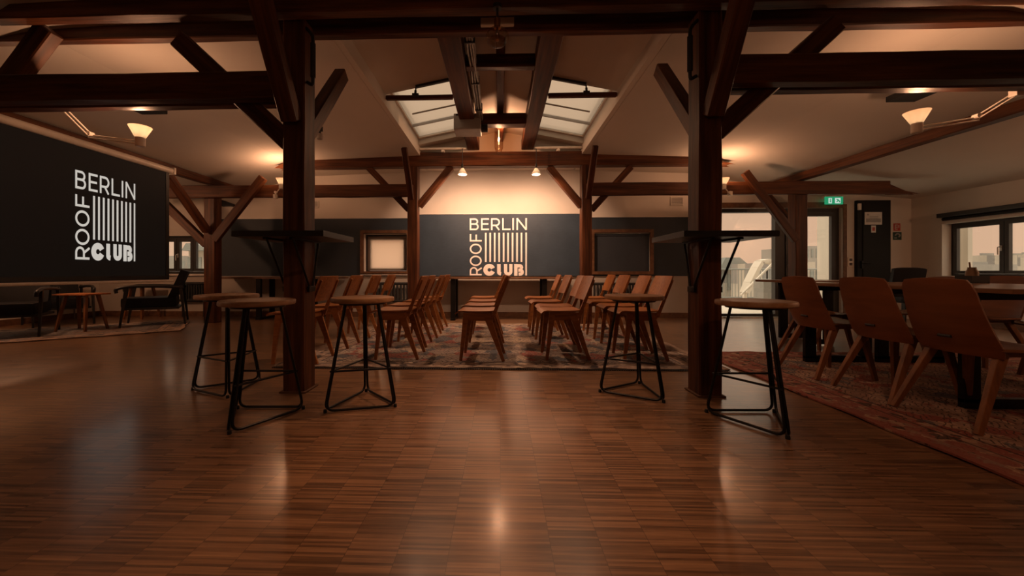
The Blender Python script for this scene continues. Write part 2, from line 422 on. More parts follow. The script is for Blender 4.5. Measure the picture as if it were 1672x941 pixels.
        for i in range(nu):
            self.bm.faces.new((A[i][0], B[i][0], B[i+1][0], A[i+1][0])); self.bm.faces.new((A[i+1][nv], B[i+1][nv], B[i][nv], A[i][nv]))
        for j in range(nv):
            self.bm.faces.new((A[0][j+1], B[0][j+1], B[0][j], A[0][j])); self.bm.faces.new((A[nu][j], B[nu][j], B[nu][j+1], A[nu][j+1]))
        return self
    def build(self, name, mat, parent=None, smooth=False, loc=None, matrix=None):
        bmesh.ops.recalc_face_normals(self.bm, faces=self.bm.faces)
        me = bpy.data.meshes.new(name); self.bm.to_mesh(me); self.bm.free()
        me.materials.append(mat)
        if smooth:
            for p in me.polygons: p.use_smooth = True
            try: me.set_sharp_from_angle(angle=R(38))
            except Exception: pass
        o = bpy.data.objects.new(name, me); C.objects.link(o)
        if matrix is not None: o.matrix_world = matrix
        if loc is not None: o.location = loc
        if parent: o.parent = parent
        return o
def rounded(pts, r, n=5, closed=False):
    """polyline with its corners rounded"""
    pts = [Vector(p) for p in pts]; N = len(pts); out = []
    for i, p in enumerate(pts):
        if not closed and i in (0, N-1): out.append(p); continue
        a = (pts[i-1]-p); b = (pts[(i+1) % N]-p); d = min(r, a.length*0.45, b.length*0.45)
        p0, p1 = p+a.normalized()*d, p+b.normalized()*d
        for k in range(n+1):
            t = k/n; out.append(p0*(1-t)**2+p*2*t*(1-t)+p1*t*t)
    return out
def tag(o, label, cat, group=None):
    o['label'] = label; o['category'] = cat
    if group: o['group'] = group
    return o
def thing(name, label, cat, loc=(0, 0, 0), rz=0, group=None):
    o = bpy.data.objects.new(name, None); o.empty_display_size = 0.05; C.objects.link(o)
    o.location = loc; o.rotation_euler = (0, 0, rz)
    return tag(o, label, cat, group)
def structure(o):
    o['kind'] = 'structure'; return o
def dup(root, loc, rz, label, group=None):
    r = root.copy(); C.objects.link(r); r.location = loc; r.rotation_euler = (0, 0, rz); r['label'] = label
    if group: r['group'] = group
    for ch in list(root.children):
        c = ch.copy(); C.objects.link(c); c.parent = r
        for g in list(ch.children):
            d = g.copy(); C.objects.link(d); d.parent = c
    return r

# ------------------------------------------------------------------ the room
YW, XL, XR, YB = 7.05, -7.95, 7.62, -4.2      # far, left, right, rear wall faces
CX0, CZ0, SL = 1.34, 2.81, 0.092              # lantern curb, its lower edge, slope of the low ceiling
RZ, RS = 3.22, 0.2                            # ridge of the lantern and its slope
def ceil_z(x):
    x = abs(x)
    if x < CX0: return RZ-RS*x
    k = [(CX0, CZ0), (3.6, 2.735), (4.95, 2.475), (8.4, 2.15)]
    for (xa, za), (xb, zb) in zip(k, k[1:]):
        if x <= xb: return za+(zb-za)*(x-xa)/(xb-xa)
    return 2.15

b = MB(); b.box((0, (YB+YW)/2, -0.05), (XR-XL+0.6, YW-YB+0.6, 0.1))
structure(b.build('floor', M['floor']))

def wall(name, axis, const, out, u0, u1, top, holes, mat):
    """wall of thickness 0.26 pushed outwards, with rectangular holes (u0,u1,z0,z1)"""
    us = sorted({u0, u1, *[h[0] for h in holes], *[h[1] for h in holes]})
    zs = sorted({0.0, top, *[h[2] for h in holes], *[h[3] for h in holes]})
    b = MB(); t = 0.26
    for ua, ub in zip(us, us[1:]):
        for za, zb in zip(zs, zs[1:]):
            um, zm = (ua+ub)/2, (za+zb)/2
            if any(h[0] < um < h[1] and h[2] < zm < h[3] for h in holes): continue
            c = const+out*t/2
            if axis == 'y': b.box((um, c, zm), (ub-ua, t, zb-za))
            else: b.box((c, um, zm), (t, ub-ua, zb-za))
    bmesh.ops.remove_doubles(b.bm, verts=b.bm.verts, dist=1e-5)
    return structure(b.build(name, mat))

# window openings measured on the photograph
def rect(px0, px1, py0, py1, Y=YW):
    a, c2 = P(px0, py1, Y), P(px1, py0, Y)
    return [a.x, c2.x, a.z, c2.z]
W1 = rect(282, 340, 384, 447); W1[0] = -6.85
W1[2], W1[3] = 0.83, 1.58
W2 = rect(594, 664, 382, 447); W2[1] += 0.02; W2[2], W2[3] = 0.84, 1.60
W3 = rect(969, 1061, 381, 447); W3[2], W3[3] = 0.84, 1.60
D1 = [3.72, P(1376, 345, YW).x, 0.0, 2.07]
wall('wall_back', 'y', YW, 1, XL-0.3, XR+0.3, 3.35, [W1, W2, W3, D1], M['plaster'])
yw1 = Q(1538, 400, XR).y; ym = Q(1640, 400, XR+.16).y
W4 = [yw1-3*(yw1-ym), yw1, 0.80, Q(1540, 366, XR).z]
wall('wall_right', 'x', XR, 1, YB-0.3, YW, 3.35, [W4], M['plaster'])
W5 = [3.1, 4.6, 0.5, 1.9]
wall('wall_left', 'x', XL, -1, YB-0.3, YW, 3.35, [W5], M['plaster'])
wall('wall_rear', 'y', YB, -1, XL-0.3, XR+0.3, 3.35, [], M['plaster'])

# ceiling: two low slopes, lantern curbs and lantern slopes with the skylight openings
SK0, SK1, SKX0, SKX1 = 4.28, 5.98, 0.50, 1.34
GL = 0.11                                    # the glass lies this far above the lantern ceiling
YE = 6.16                                    # end of the lantern
b = MB()
for s in (-1, 1):
    xo = (XR if s > 0 else -XL)+0.2
    xi = CX0+.061
    xk = [xi, 3.6, 4.95, xo]
    b.prism([(s*x, YB-.2, ceil_z(x)) for x in xk]+[(s*x, YB-.2, ceil_z(x)+.09) for x in xk[::-1]], (0, YW-YB+0.3, 0))
    # curb
    b.box((s*(CX0+0.03), (YB+YE)/2, (CZ0+3.22)/2), (0.06, YE-YB+0.2, 3.22-CZ0))
    zl = lambda x: RZ-RS*x
    def slab(xa, xb, ya, yb):
        b.prism([(s*xa, ya, zl(xa)), (s*xb, ya, zl(xb)), (s*xb, ya, zl(xb)+0.08), (s*xa, ya, zl(xa)+0.08)], (0, yb-ya, 0))
    slab(0, CX0+0.06, YB-.2, SK0); slab(0, SKX0, SK0, SK1)
    b.prism([(s*SKX0, SK0, zl(SKX0)+.081), (s*(SKX0-.05), SK0, zl(SKX0)+.081), (s*(SKX0-.05), SK0, zl(SKX0)+GL+.08), (s*SKX0, SK0, zl(SKX0)+GL+.08)], (0, SK1-SK0, 0))
    for ya in (SK0-.05, SK1): b.prism([(s*SKX0, ya, zl(SKX0)+.081), (s*SKX1, ya, zl(SKX1)+.081), (s*SKX1, ya, zl(SKX1)+GL+.08), (s*SKX0, ya, zl(SKX0)+GL+.08)], (0, .05, 0))
    slab(0, CX0+0.06, SK1, YE+0.05)
# gable that closes the lantern and the ceiling behind it
b.prism([(-CX0-.06, YE, CZ0), (CX0+.06, YE, CZ0), (CX0+.06, YE, 3.0), (0, YE, RZ+0.08), (-CX0-.06, YE, 3.0)], (0, 0.06, 0))
b.box((0, (YE+YW)/2+0.05, CZ0+0.045), (2*CX0+0.1, YW-YE+0.1, 0.09))
structure(b.build('ceiling', M['ceil']))

# painted bands on the far wall
def trim(name, x0, x1, z0, z1, y, th, mat, hole=None):
    b = MB()
    rs = [(x0, x1, z0, z1)]
    if hole:
        hx0, hx1, hz0, hz1 = hole
        rs = [(x0, hx0, z0, z1), (hx1, x1, z0, z1), (hx0, hx1, z0, hz0), (hx0, hx1, hz1, z1)]
    for a, c2, d, e2 in rs:
        if c2-a > 0.001 and e2-d > 0.001: b.box(((a+c2)/2, y-th/2, (d+e2)/2), (c2-a, th, e2-d))
    return structure(b.build(name, mat))
zn = P(600, 357, YW).z; zb = 0.79
xl, xm0, xm1 = P(352, 400, YW).x, P(684, 400, YW).x, P(946, 400, YW).x
trim('trim_1', xl, xm0, zb, zn, YW, 0.012, M['navy'], (W2[0]-0.01, W2[1]+0.01, W2[2]-.01, W2[3]+.01))
trim('trim_2', xm1, D1[0]-0.05, zb, zn, YW, 0.012, M['navy'], (W3[0]-0.01, W3[1]+0.01, W3[2]-.01, W3[3]+.01))
trim('trim_3', xl, W1[1]*0+xm0, zn, zn+0.014, YW, 0.02, M['white_sill'])
trim('trim_4', xm1, D1[0]-0.05, zn, zn+0.014, YW, 0.02, M['white_sill'])
trim('trim_5', XL, D1[0]-0.06, 0.08, zb, YW, 0.006, M['lower'])
b = MB()
b.box(((XL+D1[0]-0.06)/2, YW-0.012, 0.05), (D1[0]-0.06-XL, 0.024, 0.10), bevel=0.004)
structure(b.build('baseboard_back', M['frame_wood']))
b = MB(); b.box((XL+0.012, (YB+YW)/2, 0.05), (0.024, YW-YB-0.06, 0.10), bevel=0.004)
structure(b.build('baseboard_left', M['frame_wood']))
b = MB(); b.box((XR-0.012, (YB+YW)/2, 0.05), (0.024, YW-YB-0.06, 0.10), bevel=0.004)
structure(b.build('baseboard_right', M['frame_wood']))

# windows -----------------------------------------------------------
def frame_rect(b, T, u0, u1, z0, z1, w, d, dep):
    """four bars of a frame; T(u, depth, z) maps to the place"""
    def bx(ua, ub, za, zb):
        p = [T(ua, dep, za), T(ub, dep, za), T(ub, dep, zb), T(ua, dep, zb)]
        q = T(0, dep+d, 0)-T(0, dep, 0)
        b.prism(p, q)
    bx(u0, u0+w, z0, z1); bx(u1-w, u1, z0, z1); bx(u0+w, u1-w, z0, z0+w); bx(u0+w, u1-w, z1-w, z1)
def T_back(u, d, z): return Vector((u, YW+d, z))
def T_right(u, d, z): return Vector((XR+d, u, z))
def T_left(u, d, z): return Vector((XL-d, u, z))
def window(n, T, o, mat, splits=1, dep=0.12, sill=True, handle=True, fw=0.05, sw=0.055, hk=1):
    u0, u1, z0, z1 = o
    b = MB(); frame_rect(b, T, u0, u1, z0, z1, fw, 0.07, dep)
    root = structure(b.build('window_%d' % n, mat))
    iw = (u1-u0-2*fw)/splits
    for k in range(splits):
        a = u0+fw+k*iw
        b = MB(); frame_rect(b, T, a+0.004, a+iw-0.004, z0+fw+0.002, z1-fw-0.002, sw, 0.055, dep-0.02)
        b.build('sash', mat, root)
        b = MB(); b.prism([T(a+sw, dep+0.01, z0+fw+sw), T(a+iw-sw, dep+0.01, z0+fw+sw), T(a+iw-sw, dep+0.01, z1-fw-sw), T(a+sw, dep+0.01, z1-fw-sw)], T(0, 0.012, 0)-T(0, 0, 0))
        b.build('pane', M['glass'], root)
    if handle and splits > 1:
        um = u0+fw+iw*hk+0.03; zm = (z0+z1)/2-0.02
        b = MB(); b.prism([T(um-.012, dep-.032, zm-.03), T(um+.012, dep-.032, zm-.03), T(um+.012, dep-.032, zm+.05), T(um-.012, dep-.032, zm+.05)], T(0, .012, 0)-T(0, 0, 0))
        b.tube(rounded([T(um, dep-.03, zm+.03), T(um, dep-.075, zm+.03), T(um, dep-.075, zm-.09)], .02), 0.008)
        b.build('window_handle', M['chrome'], root, True)
    if sill:
        b = MB(); b.prism([T(u0-.05, -.05, z0-.035), T(u1+.05, -.05, z0-.035), T(u1+.05, -.05, z0-.003), T(u0-.05, -.05, z0-.003)], T(0, dep+.05, 0)-T(0, 0, 0))
        b.build('window_sill', M['white_sill'], root)
    return root
window(1, T_back, W1, M['dark_frame'], 3)
w2 = window(2, T_back, W2, M['dark_frame'], 1, sill=True)
w3 = window(3, T_back, W3, M['dark_frame'], 1, sill=False)
w4 = window(4, T_right, W4, M['dark_frame'], 3, dep=0.16, fw=.035, sw=.05, hk=2)
window(5, T_left, W5, M['dark_frame'], 2)
# wooden casings round windows 2 and 3
for wo_, o in ((w2, W2), (w3, W3)):
    b = MB(); frame_rect(b, T_back, o[0]-0.055, o[1]+0.055, o[2]-0.02, o[3]+0.075, 0.06, 0.05, -0.05)
    b.build('wood_casing', M['frame_wood'], wo_)
# blinds hang in front of the sashes
b = MB(); b.box(((W2[0]+W2[1])/2, YW+0.085, (W2[2]+W2[3])/2+0.01), (W2[1]-W2[0]-0.10, 0.003, W2[3]-W2[2]-0.10))
tag(b.build('roller_blind', M['blind']), 'white roller blind glowing with daylight in wood-framed window', 'blind')
b = MB(); b.box(((W3[0]+W3[1])/2, YW+0.02, (W3[2]+W3[3])/2-0.01), (W3[1]-W3[0]-0.01, 0.004, W3[3]-W3[2]-0.03))
b.tube([(W3[0]+.01, YW+0.02, W3[3]-.03), (W3[1]-.01, YW+0.02, W3[3]-.03)], 0.022)
tag(b.build('roller_blind', M['navy_blind'], None, True), 'navy roller blind pulled right down in wood-framed window', 'blind')
# blind cassette over the right wall's window
yb0, yb1 = W4[0]-.1, Q(1529, 357, XR-.1).y
t = thing('blind_cassette', 'long dark blind cassette above the window in the right wall', 'blind', (XR-.055, (yb0+yb1)/2, 1.80))
b = MB(); b.box((0, 0, 0.03), (0.10, yb1-yb0, 0.075), bevel=0.012); b.build('cassette_housing', M['dark_frame'], t)
b = MB(); b.tube([(0.005, -(yb1-yb0)/2+.05, -0.035), (0.005, (yb1-yb0)/2-.05, -0.035)], 0.026); b.build('blind_roll', M['dark_paint'], t, True)
# skylights
for s, n in ((-1, 6), (1, 7)):
    b = MB(); q = lambda x: RZ-RS*abs(x)+GL-.05
    for xa, xb in ((SKX0, SKX0+.025), (SKX1-.025, SKX1)):
        b.prism([(s*xa, SK0, q(xa)+.03), (s*xb, SK0, q(xb)+.03), (s*xb, SK0, q(xb)+.09), (s*xa, SK0, q(xa)+.09)], (0, SK1-SK0, 0))
    for ya, yb in ((SK0, SK0+.04), (SK1-.04, SK1)):
        b.prism([(s*(SKX0+.025), ya, q(SKX0+.025)+.03), (s*(SKX1-.025), ya, q(SKX1-.025)+.03), (s*(SKX1-.025), ya, q(SKX1-.025)+.09), (s*(SKX0+.025), ya, q(SKX0+.025)+.09)], (0, yb-ya, 0))
    root = structure(b.build('window_%d' % n, M['white_metal']))
    for ya, yb in ((SK0+.04, 5.44), (5.47, SK1-.04)):
        b = MB(); b.prism([(s*(SKX0+.025), ya, q(SKX0+.025)+.05), (s*(SKX1-.025), ya, q(SKX1-.025)+.05), (s*(SKX1-.025), ya, q(SKX1-.025)+.062), (s*(SKX0+.025), ya, q(SKX0+.025)+.062)], (0, yb-ya, 0))
        b.build('pane', M['roof_glass'], root)
    b = MB(); b.bar((s*(SKX0+.025), 5.455, q(SKX0)+.03), (s*(SKX1-.025), 5.455, q(SKX1)+.04), 0.012, 0.04); b.build('glazing_bar', M['grey_plastic'], root)

# terrace door ------------------------------------------------------
xs = [D1[0], P(1271, 400, YW).x, P(1287, 400, YW).x, D1[1]]
b = MB(); frame_rect(b, T_back, D1[0], D1[1], 0.0, D1[3], 0.07, 0.10, 0.08)
b.box(((xs[1]+xs[2])/2, YW+0.13, D1[3]/2), (xs[2]-xs[1], 0.10, D1[3]-0.14))
door = structure(b.build('door_1', M['dark_frame']))
b = MB(); frame_rect(b, T_back, xs[2]+.004, D1[1]-.074, 0.075, D1[3]-.075, 0.075, 0.06, 0.06); b.build('door_leaf', M['dark_frame'], door)
for a, c2 in ((D1[0]+.07, xs[1]), (xs[2]+.08, D1[1]-.15)):
    b = MB(); b.box(((a+c2)/2, YW+.125, D1[3]/2), (c2-a, 0.014, D1[3]-.15)); b.build('pane', M['glass'], door)
b = MB(); b.tube(rounded([(xs[2]+.045, YW+.06, 1.0), (xs[2]+.045, YW+.0, 1.0), (xs[2]+.045, YW+.0, 1.20)], .02), 0.011)
b.build('door_handle', M['chrome'], door, True)
b = MB(); b.box(((D1[0]+D1[1])/2, YW+.05, .012), (D1[1]-D1[0]-.02, .12, .024), bevel=.004); b.build('threshold', M['chrome'], door)
b = MB()
for x in (D1[0]-.03, D1[1]+.03): b.box((x, YW-.01, (D1[3]+.06)/2), (.06, .02, D1[3]+.06))
b.box(((D1[0]+D1[1])/2, YW-.01, D1[3]+.05), (D1[1]-D1[0], .02, .10))
structure(b.build('trim_6', M['frame_wood']))
# dark closet door with notices
dx0, dx1, dz = P(1395, 400, YW).x, P(1449, 400, YW).x, P(1420, 328, YW).z
b = MB(); b.box(((dx0+dx1)/2, YW-.03, dz/2), (dx1-dx0, .06, dz), bevel=.006)
d2 = structure(b.build('door_2', M['dark_paint']))
b = MB(); b.box(((dx0+dx1)/2+.02, YW-.066, dz/2-.01), (dx1-dx0-.14, .012, dz-.12), bevel=.004); b.build('door_leaf', M['dark_paint'], d2)
b = MB(); b.box((dx0+.06, YW-.08, 1.0), (.02, .03, .14), bevel=.004); b.tube(rounded([(dx0+.06, YW-.09, 1.03), (dx0+.06, YW-.13, 1.03), (dx0+.17, YW-.13, 1.03)], .02), .008); b.build('door_handle', M['black_plastic'], d2, True)
b = MB(); b.box((dx0+.02, YW-.075, P(1397, 339, YW).z), (.05, .03, .12), bevel=.008); b.build('door_closer', M['white_metal'], d2)
def sheet_sign(name, px0, px1, py0, py1, y, mat, label, cat, group=None):
    a, c2 = P(px0, py1, y), P(px1, py0, y)
    t = thing(name, label, cat, ((a.x+c2.x)/2, y, (a.z+c2.z)/2), 0, group)
    b = MB(); b.box((0, 0, 0), (c2.x-a.x, .004, c2.z-a.z)); b.build('sheet', mat, t)
    return t, c2.x-a.x, c2.z-a.z
t, w, h = sheet_sign('paper_notice', 1412, 1440, 346.5, 367, YW-.075, M['paper'], 'wide white paper notice taped high on the dark closet door', 'notice')
b = MB()
b.box((0, -.003, -h*.16), (w*.86, .002, h*.30)); b.box((-w*.32, -.003, h*.30), (w*.08, .002, h*.12))
for k in range(3): b.box((.01, -.003, h*(.16-.07*k)), (w*.5, .002, h*.025))
b.build('print', M['paper_grey'], t)
t, w, h = sheet_sign('paper_notice', 1422.5, 1430, 368.5, 380, YW-.075, M['paper'], 'tiny paper notice with red mark below the wide one on dark door', 'notice')
b = MB(); b.box((0, -.003, 0), (w*.55, .002, h*.5)); b.build('print', M['red_sign'], t)
t, w, h = sheet_sign('fire_sign', 1459, 1470, 365, 377, YW-.004, M['red_sign'], 'small red square fire equipment sign on wall right of dark door', 'sign')
b = MB()
for z in (.28, 0, -.28): b.box((-w*.12, -.003, z*h), (w*.38, .002, h*.12))
b.box((-w*.28, -.003, 0), (w*.1, .002, h*.68)); b.box((w*.25, -.003, .1*h), (w*.12, .002, h*.4))
b.build('pictogram', M['paper'], t)
t, w, h = sheet_sign('rescue_sign', 1458, 1472, 379, 392, YW-.004, M['green_sign'], 'dark green square sign directly below the small red sign', 'sign')
b = MB(); b.tube([(w*.25*math.cos(a), -.004, h*.05+h*.22*math.sin(a)) for a in [R(-60+30*k) for k in range(9)]], .012)
b.box((-w*.2, -.003, -h*.25), (w*.3, .002, h*.12)); b.build('pictogram', M['paper_grey'], t)
# exit sign
a, c2 = P(1339, 336, YW), P(1368, 322, YW)
t = thing('exit_sign', 'lit green and white emergency exit sign above the terrace door', 'sign', ((a.x+c2.x)/2, YW-.10, a.z))
w, h = c2.x-a.x, c2.z-a.z
b = MB(); b.box((0, .07, h*.9), (w*.9, .06, .05), bevel=.006); b.box((0, .02, h*.98), (w, .05, .03), bevel=.005); b.build('sign_housing', M['white_metal'], t)
mg = emit('exit_green', (0.02, 0.30, 0.13), 0.9); mw = emit('exit_white', (0.75, 0.9, 0.8), 0.75)
b = MB(); b.box((0, 0, h*.48), (w, .012, h*.9)); b.build('lit_panel', mg, t)
b = MB(); b.box((w*-.22, -.008, h*.46), (w*.18, .004, h*.62)); b.build('white_pictogram', mw, t)
b = MB(); b.box((w*.2, -.008, h*.46), (w*.30, .004, h*.62)); b.build('white_pictogram', mw, t)
b = MB()
b.lathe([(0, 0), (w*.035, 0), (w*.035, .003), (0, .003)], 10, (w*-.22, -.010, h*.62), (0, -1, 0)); b.bar((w*-.22, -.0115, h*.52), (w*-.22, -.0115, h*.26), w*.06, .003, (0, 1, 0))
b.bar((w*.12, -.0115, h*.62), (w*.26, -.0115, h*.50), w*.05, .003, (0, 1, 0)); b.bar((w*.24, -.0115, h*.52), (w*.30, -.0115, h*.26), w*.06, .003, (0, 1, 0)); b.bar((w*.22, -.0115, h*.5), (w*.13, -.0115, h*.3), w*.05, .003, (0, 1, 0))
b.build('green_figure', mg, t)
# light switch beside the terrace door
sp = P(1388.5, 428, YW-.008)
t = thing('light_switch', 'double light switch plate on wall between terrace door and dark door', 'switch', sp)
b = MB(); b.box((0, 0, 0), (.085, .014, .16), bevel=.004); b.build('plate', M['white_metal'], t)
b = MB(); b.box((0, -.01, .04), (.05, .008, .05), bevel=.003); b.box((0, -.01, -.04), (.05, .008, .05), bevel=.003); b.build('rocker', M['socket_brown'], t)
# vents on the far wall
for px, py, ww, hh, lb in ((1105, 328.5, .24, .16, 'square grey vent grille on far wall above the dark blind window'), (516.5, 334, .10, .14, 'small grey wall box high on the far wall right of left post')):
    p = P(px, py, YW-.012); t = thing('wall_vent', lb, 'vent', p)
    b = MB(); frame_rect(b, lambda u, d, z: Vector((u, d, z)), -ww/2, ww/2, -hh/2, hh/2, .018, .022, -.011); b.build('vent_frame', M['plaster'], t)
    b = MB()
    for k in range(5): b.box((0, .004, -hh/2+hh*(k+.8)/5.6), (ww-.03, .012, .012), Matrix.Rotation(.5, 3, 'X'))
    b.build('louvre', M['grey_plastic'], t)

p = P(366, 338, YW)
t = thing('wall_lamp', 'small dark wedge-shaped wall lamp high on far wall right of far left post', 'lamp', (p.x+.12, YW, p.z))
b = MB(); b.prism([(-.12, -.004, 0), (.13, -.004, 0), (.13, -.004, .03), (-.10, -.004, .12), (-.12, -.004, .12)], (0, -.09, 0)); b.build('lamp_body', M['dark_paint'], t)
b = MB(); b.box((0, -.05, .004), (.16, .06, .012)); b.build('lamp_lens', M['grey_plastic'], t)

# ------------------------------------------------------------------ timber frame
def timber(name, p0, p1, w, h, label, cat, up=(0, 0, 1), cut0=0.0, cut1=0.0, bev=0.008):
    """timber with its grain along its own X axis; w across, h along 'up'; cut0/cut1 slope the top of an end"""
    p0, p1 = Vector(p0), Vector(p1); a = (p1-p0); L = a.length; a.normalize()
    u = Vector(up); u = u-a*u.dot(a); u = u.normalized() if u.length > 1e-4 else a.orthogonal().normalized()
    v = u.cross(a)
    mat = Matrix((a, v, u)).transposed().to_4x4(); mat.translation = (p0+p1)/2
    b = MB(); n = max(2, int(L/0.35)); rings = []
    for i in range(n+1):
        x = -L/2+L*i/n; ring = []
        for y, z in ((-w/2, -h/2), (w/2, -h/2), (w/2, h/2), (-w/2, h/2)):
            xx = x+(cut0 if (i == 0 and z > 0) else 0)-(cut1 if (i == n and z > 0) else 0)
            j = 0.0035 if 0 < i < n else 0
            ring.append(b.bm.verts.new((xx, y+random.uniform(-j, j), z+random.uniform(-j, j))))
        rings.append(ring)
    for r0, r1 in zip(rings, rings[1:]):
        for k in range(4): b.bm.faces.new((r0[k], r0[(k+1) % 4], r1[(k+1) % 4], r1[k]))
    b.bm.faces.new(rings[0][::-1]); b.bm.faces.new(rings[-1])
    b.bm.normal_update()
    ed = [e for e in b.bm.edges if e.calc_face_angle(0) > 0.7]
    bmesh.ops.bevel(b.bm, geom=ed, offset=bev, segments=1, affect='EDGES')
    o = b.build(name, M['timber'], None, False, None, mat)
    return tag(o, label, cat)

NY = 2.575          # front face of the near posts
PXL, PXR = -1.475, 1.45
PW = 0.155
for x, side in ((PXL, 'left'), (PXR, 'right')):
    timber('timber_post', (x, NY+.08, 0), (x, NY+.08, 2.68), PW, .16, 'thick dark timber post in the %s foreground with a black table around it' % side, 'post', (0, 1, 0))
    b = MB(); b.box((0, 0, .006), (PW+.035, .19, .012), bevel=.003)
    tag(b.build('base_plate', M['rust'], None, False, (x, NY+.08, 0)), 'rusty steel plate on the floor under the %s foreground post' % side, 'plate')
# twin collar beams over the near posts
timber('collar_beam', (-3.62, NY-.06, 2.745), (5.6, NY-.06, 2.745), .09, .20, 'uppermost dark beam crossing the picture top, nearer of the pair', 'beam', cut0=.45)
timber('collar_beam', (-5.2, NY+.195, 2.735), (5.6, NY+.195, 2.735), .075, .16, 'dark beam crossing the picture top just behind the nearer one', 'beam')
# twin tie beams outside the near posts
for s, x0, x1, zf, hf, side in ((-1, -6.2, PXL-PW/2, 2.16, .185, 'left'), (1, PXR+PW/2, 6.2, 2.215, .19, 'right')):
    timber('tie_beam', (x0, NY-.05, zf), (x1, NY-.05, zf), .09, hf, 'broad dark horizontal beam running %s from the %s foreground post' % (side, side), 'beam')
    timber('tie_beam', (x0, NY+.20, zf+.05), (x1, NY+.20, zf+.05), .08, .15, 'rear twin of the broad horizontal beam on the %s, seen below its lower edge' % side, 'beam')
# braces at the near posts
def brace(p0, p1, w, h, label, up=(0, 0, 1)): return timber('timber_brace', p0, p1, w, h, label, 'brace', up)
brace((PXL-.06, NY+.08, 1.80), (PXL-.90, NY+.08, 2.58), .09, .13, 'diagonal brace rising left from the left foreground post behind its horizontal beam')
brace((PXR+.06, NY+.08, 1.84), (PXR+.90, NY+.08, 2.60), .09, .13, 'diagonal brace rising right from the right foreground post behind its horizontal beam')
for x, s, side in ((PXL, 1, 'left'), (PXR, -1, 'right')):
    brace((x-s*.0, NY-.02, 1.93), (x-s*.0, NY-.42, 2.66), .115, .10, 'steep brace leaning toward the camera on the front of the %s foreground post' % side, (0, 1, 0))
    brace((x+s*.0, NY+.16, 1.90), (x+s*.0, NY+.80, 2.70), .10, .11, 'short brace leaning away behind the %s foreground post up to the ceiling' % side, (0, 1, 0))
timber('timber_post', (-4.95, NY+.08, 0), (-4.95, NY+.08, 2.46), .15, .15, 'outer post of the near frame beyond the left picture edge', 'post', (0, 1, 0))
timber('timber_post', (5.0, NY+.08, 0), (5.0, NY+.08, 2.46), .15, .15, 'outer post of the near frame beyond the right picture edge', 'post', (0, 1, 0))
pa, pb = P(82, 48, NY+.08), P(34, 112, NY+.08); dd = (pb-pa)
brace(pa, pa+dd*1.62, .09, .15, 'diagonal brace in the top left picture corner sloping down to the left')
# far frame
FY = 6.15
fx = {'l': P(675, 400, FY).x, 'r': P(957, 400, FY).x, 'll': P(346, 400, FY).x, 'rr': P(1304, 400, FY).x}
for k, lb, zt in (('l', 'slim brown timber post left of the lettered board on the far wall', 2.63), ('r', 'slim brown timber post right of the lettered board on the far wall', 2.63),
                  ('ll', 'dark timber post at far left between small window and navy wall', 2.30), ('rr', 'dark timber post standing in front of the terrace door', 2.30)):
    w_ = .17 if k in 'lr' else .19
    timber('timber_post', (fx[k], FY+.02, 0), (fx[k], FY+.02, zt), w_, .17, lb, 'post', (0, 1, 0))
timber('collar_beam', (-3.75, FY+.02, 2.745), (3.75, FY+.02, 2.745), .16, .235, 'long brown beam under the skylights joining the two slim far posts', 'beam', cut0=1.0, cut1=1.0)
timber('tie_beam', (-6.5, FY-.105, 2.215), (fx['l']+.02, FY-.105, 2.215), .08, .205, 'lower horizontal beam at the far left, ending at the left slim post', 'beam', cut0=.7)
timber('tie_beam', (fx['r']-.02, FY-.105, 2.215), (6.55, FY-.105, 2.215), .08, .205, 'lower horizontal beam at the far right passing above the terrace door', 'beam', cut1=1.0)
def fbrace(px0, py0, px1, py1, y, w, h, label):
    return brace(P(px0, py0, y), P(px1, py1, y), w, h, label)
fbrace(684, 337, 737, 273, FY+.02, .10, .115, 'brace from the left slim post up toward the middle of the far beam')
fbrace(950, 337, 896, 273, FY+.02, .10, .115, 'brace from the right slim post up toward the middle of the far beam')
fbrace(668, 343, 602, 274, FY+.02, .07, .105, 'brace from the left slim post up and left behind the lower beam')
fbrace(966, 343, 1030, 273, FY+.02, .07, .105, 'brace from the right slim post up and right behind the lower beam')
for k, s, lb in (('l', 1, 'left'), ('r', -1, 'right')):
    brace((fx[k], FY-.15, 2.06), (fx[k], FY-.60, 2.76), .085, .075, 'near upright brace leaning toward the camera on the %s slim post' % lb, (0, 1, 0))
fbrace(350, 392, 430, 290, FY-.19, .07, .135, 'long brace rising right from the far left post across its beam')
fbrace(1300, 393, 1216, 281, FY-.19, .07, .12, 'long brace rising left from the post at the terrace door across its beam')
brace((fx['ll'], FY-.10, 1.55), (fx['ll'], FY-.85, 2.32), .11, .10, 'upper dark brace at far left leaning toward the camera beside the screen', (0, 1, 0))
fbrace(338, 400, 262, 326, FY+.02, .09, .13, 'lower dark brace at far left disappearing behind the projection screen')
brace((fx['rr'], FY+.10, 1.62), (fx['rr'], FY+.72, 2.28), .09, .10, 'dark brace behind the terrace door post rising away to the far wall', (0, 1, 0))
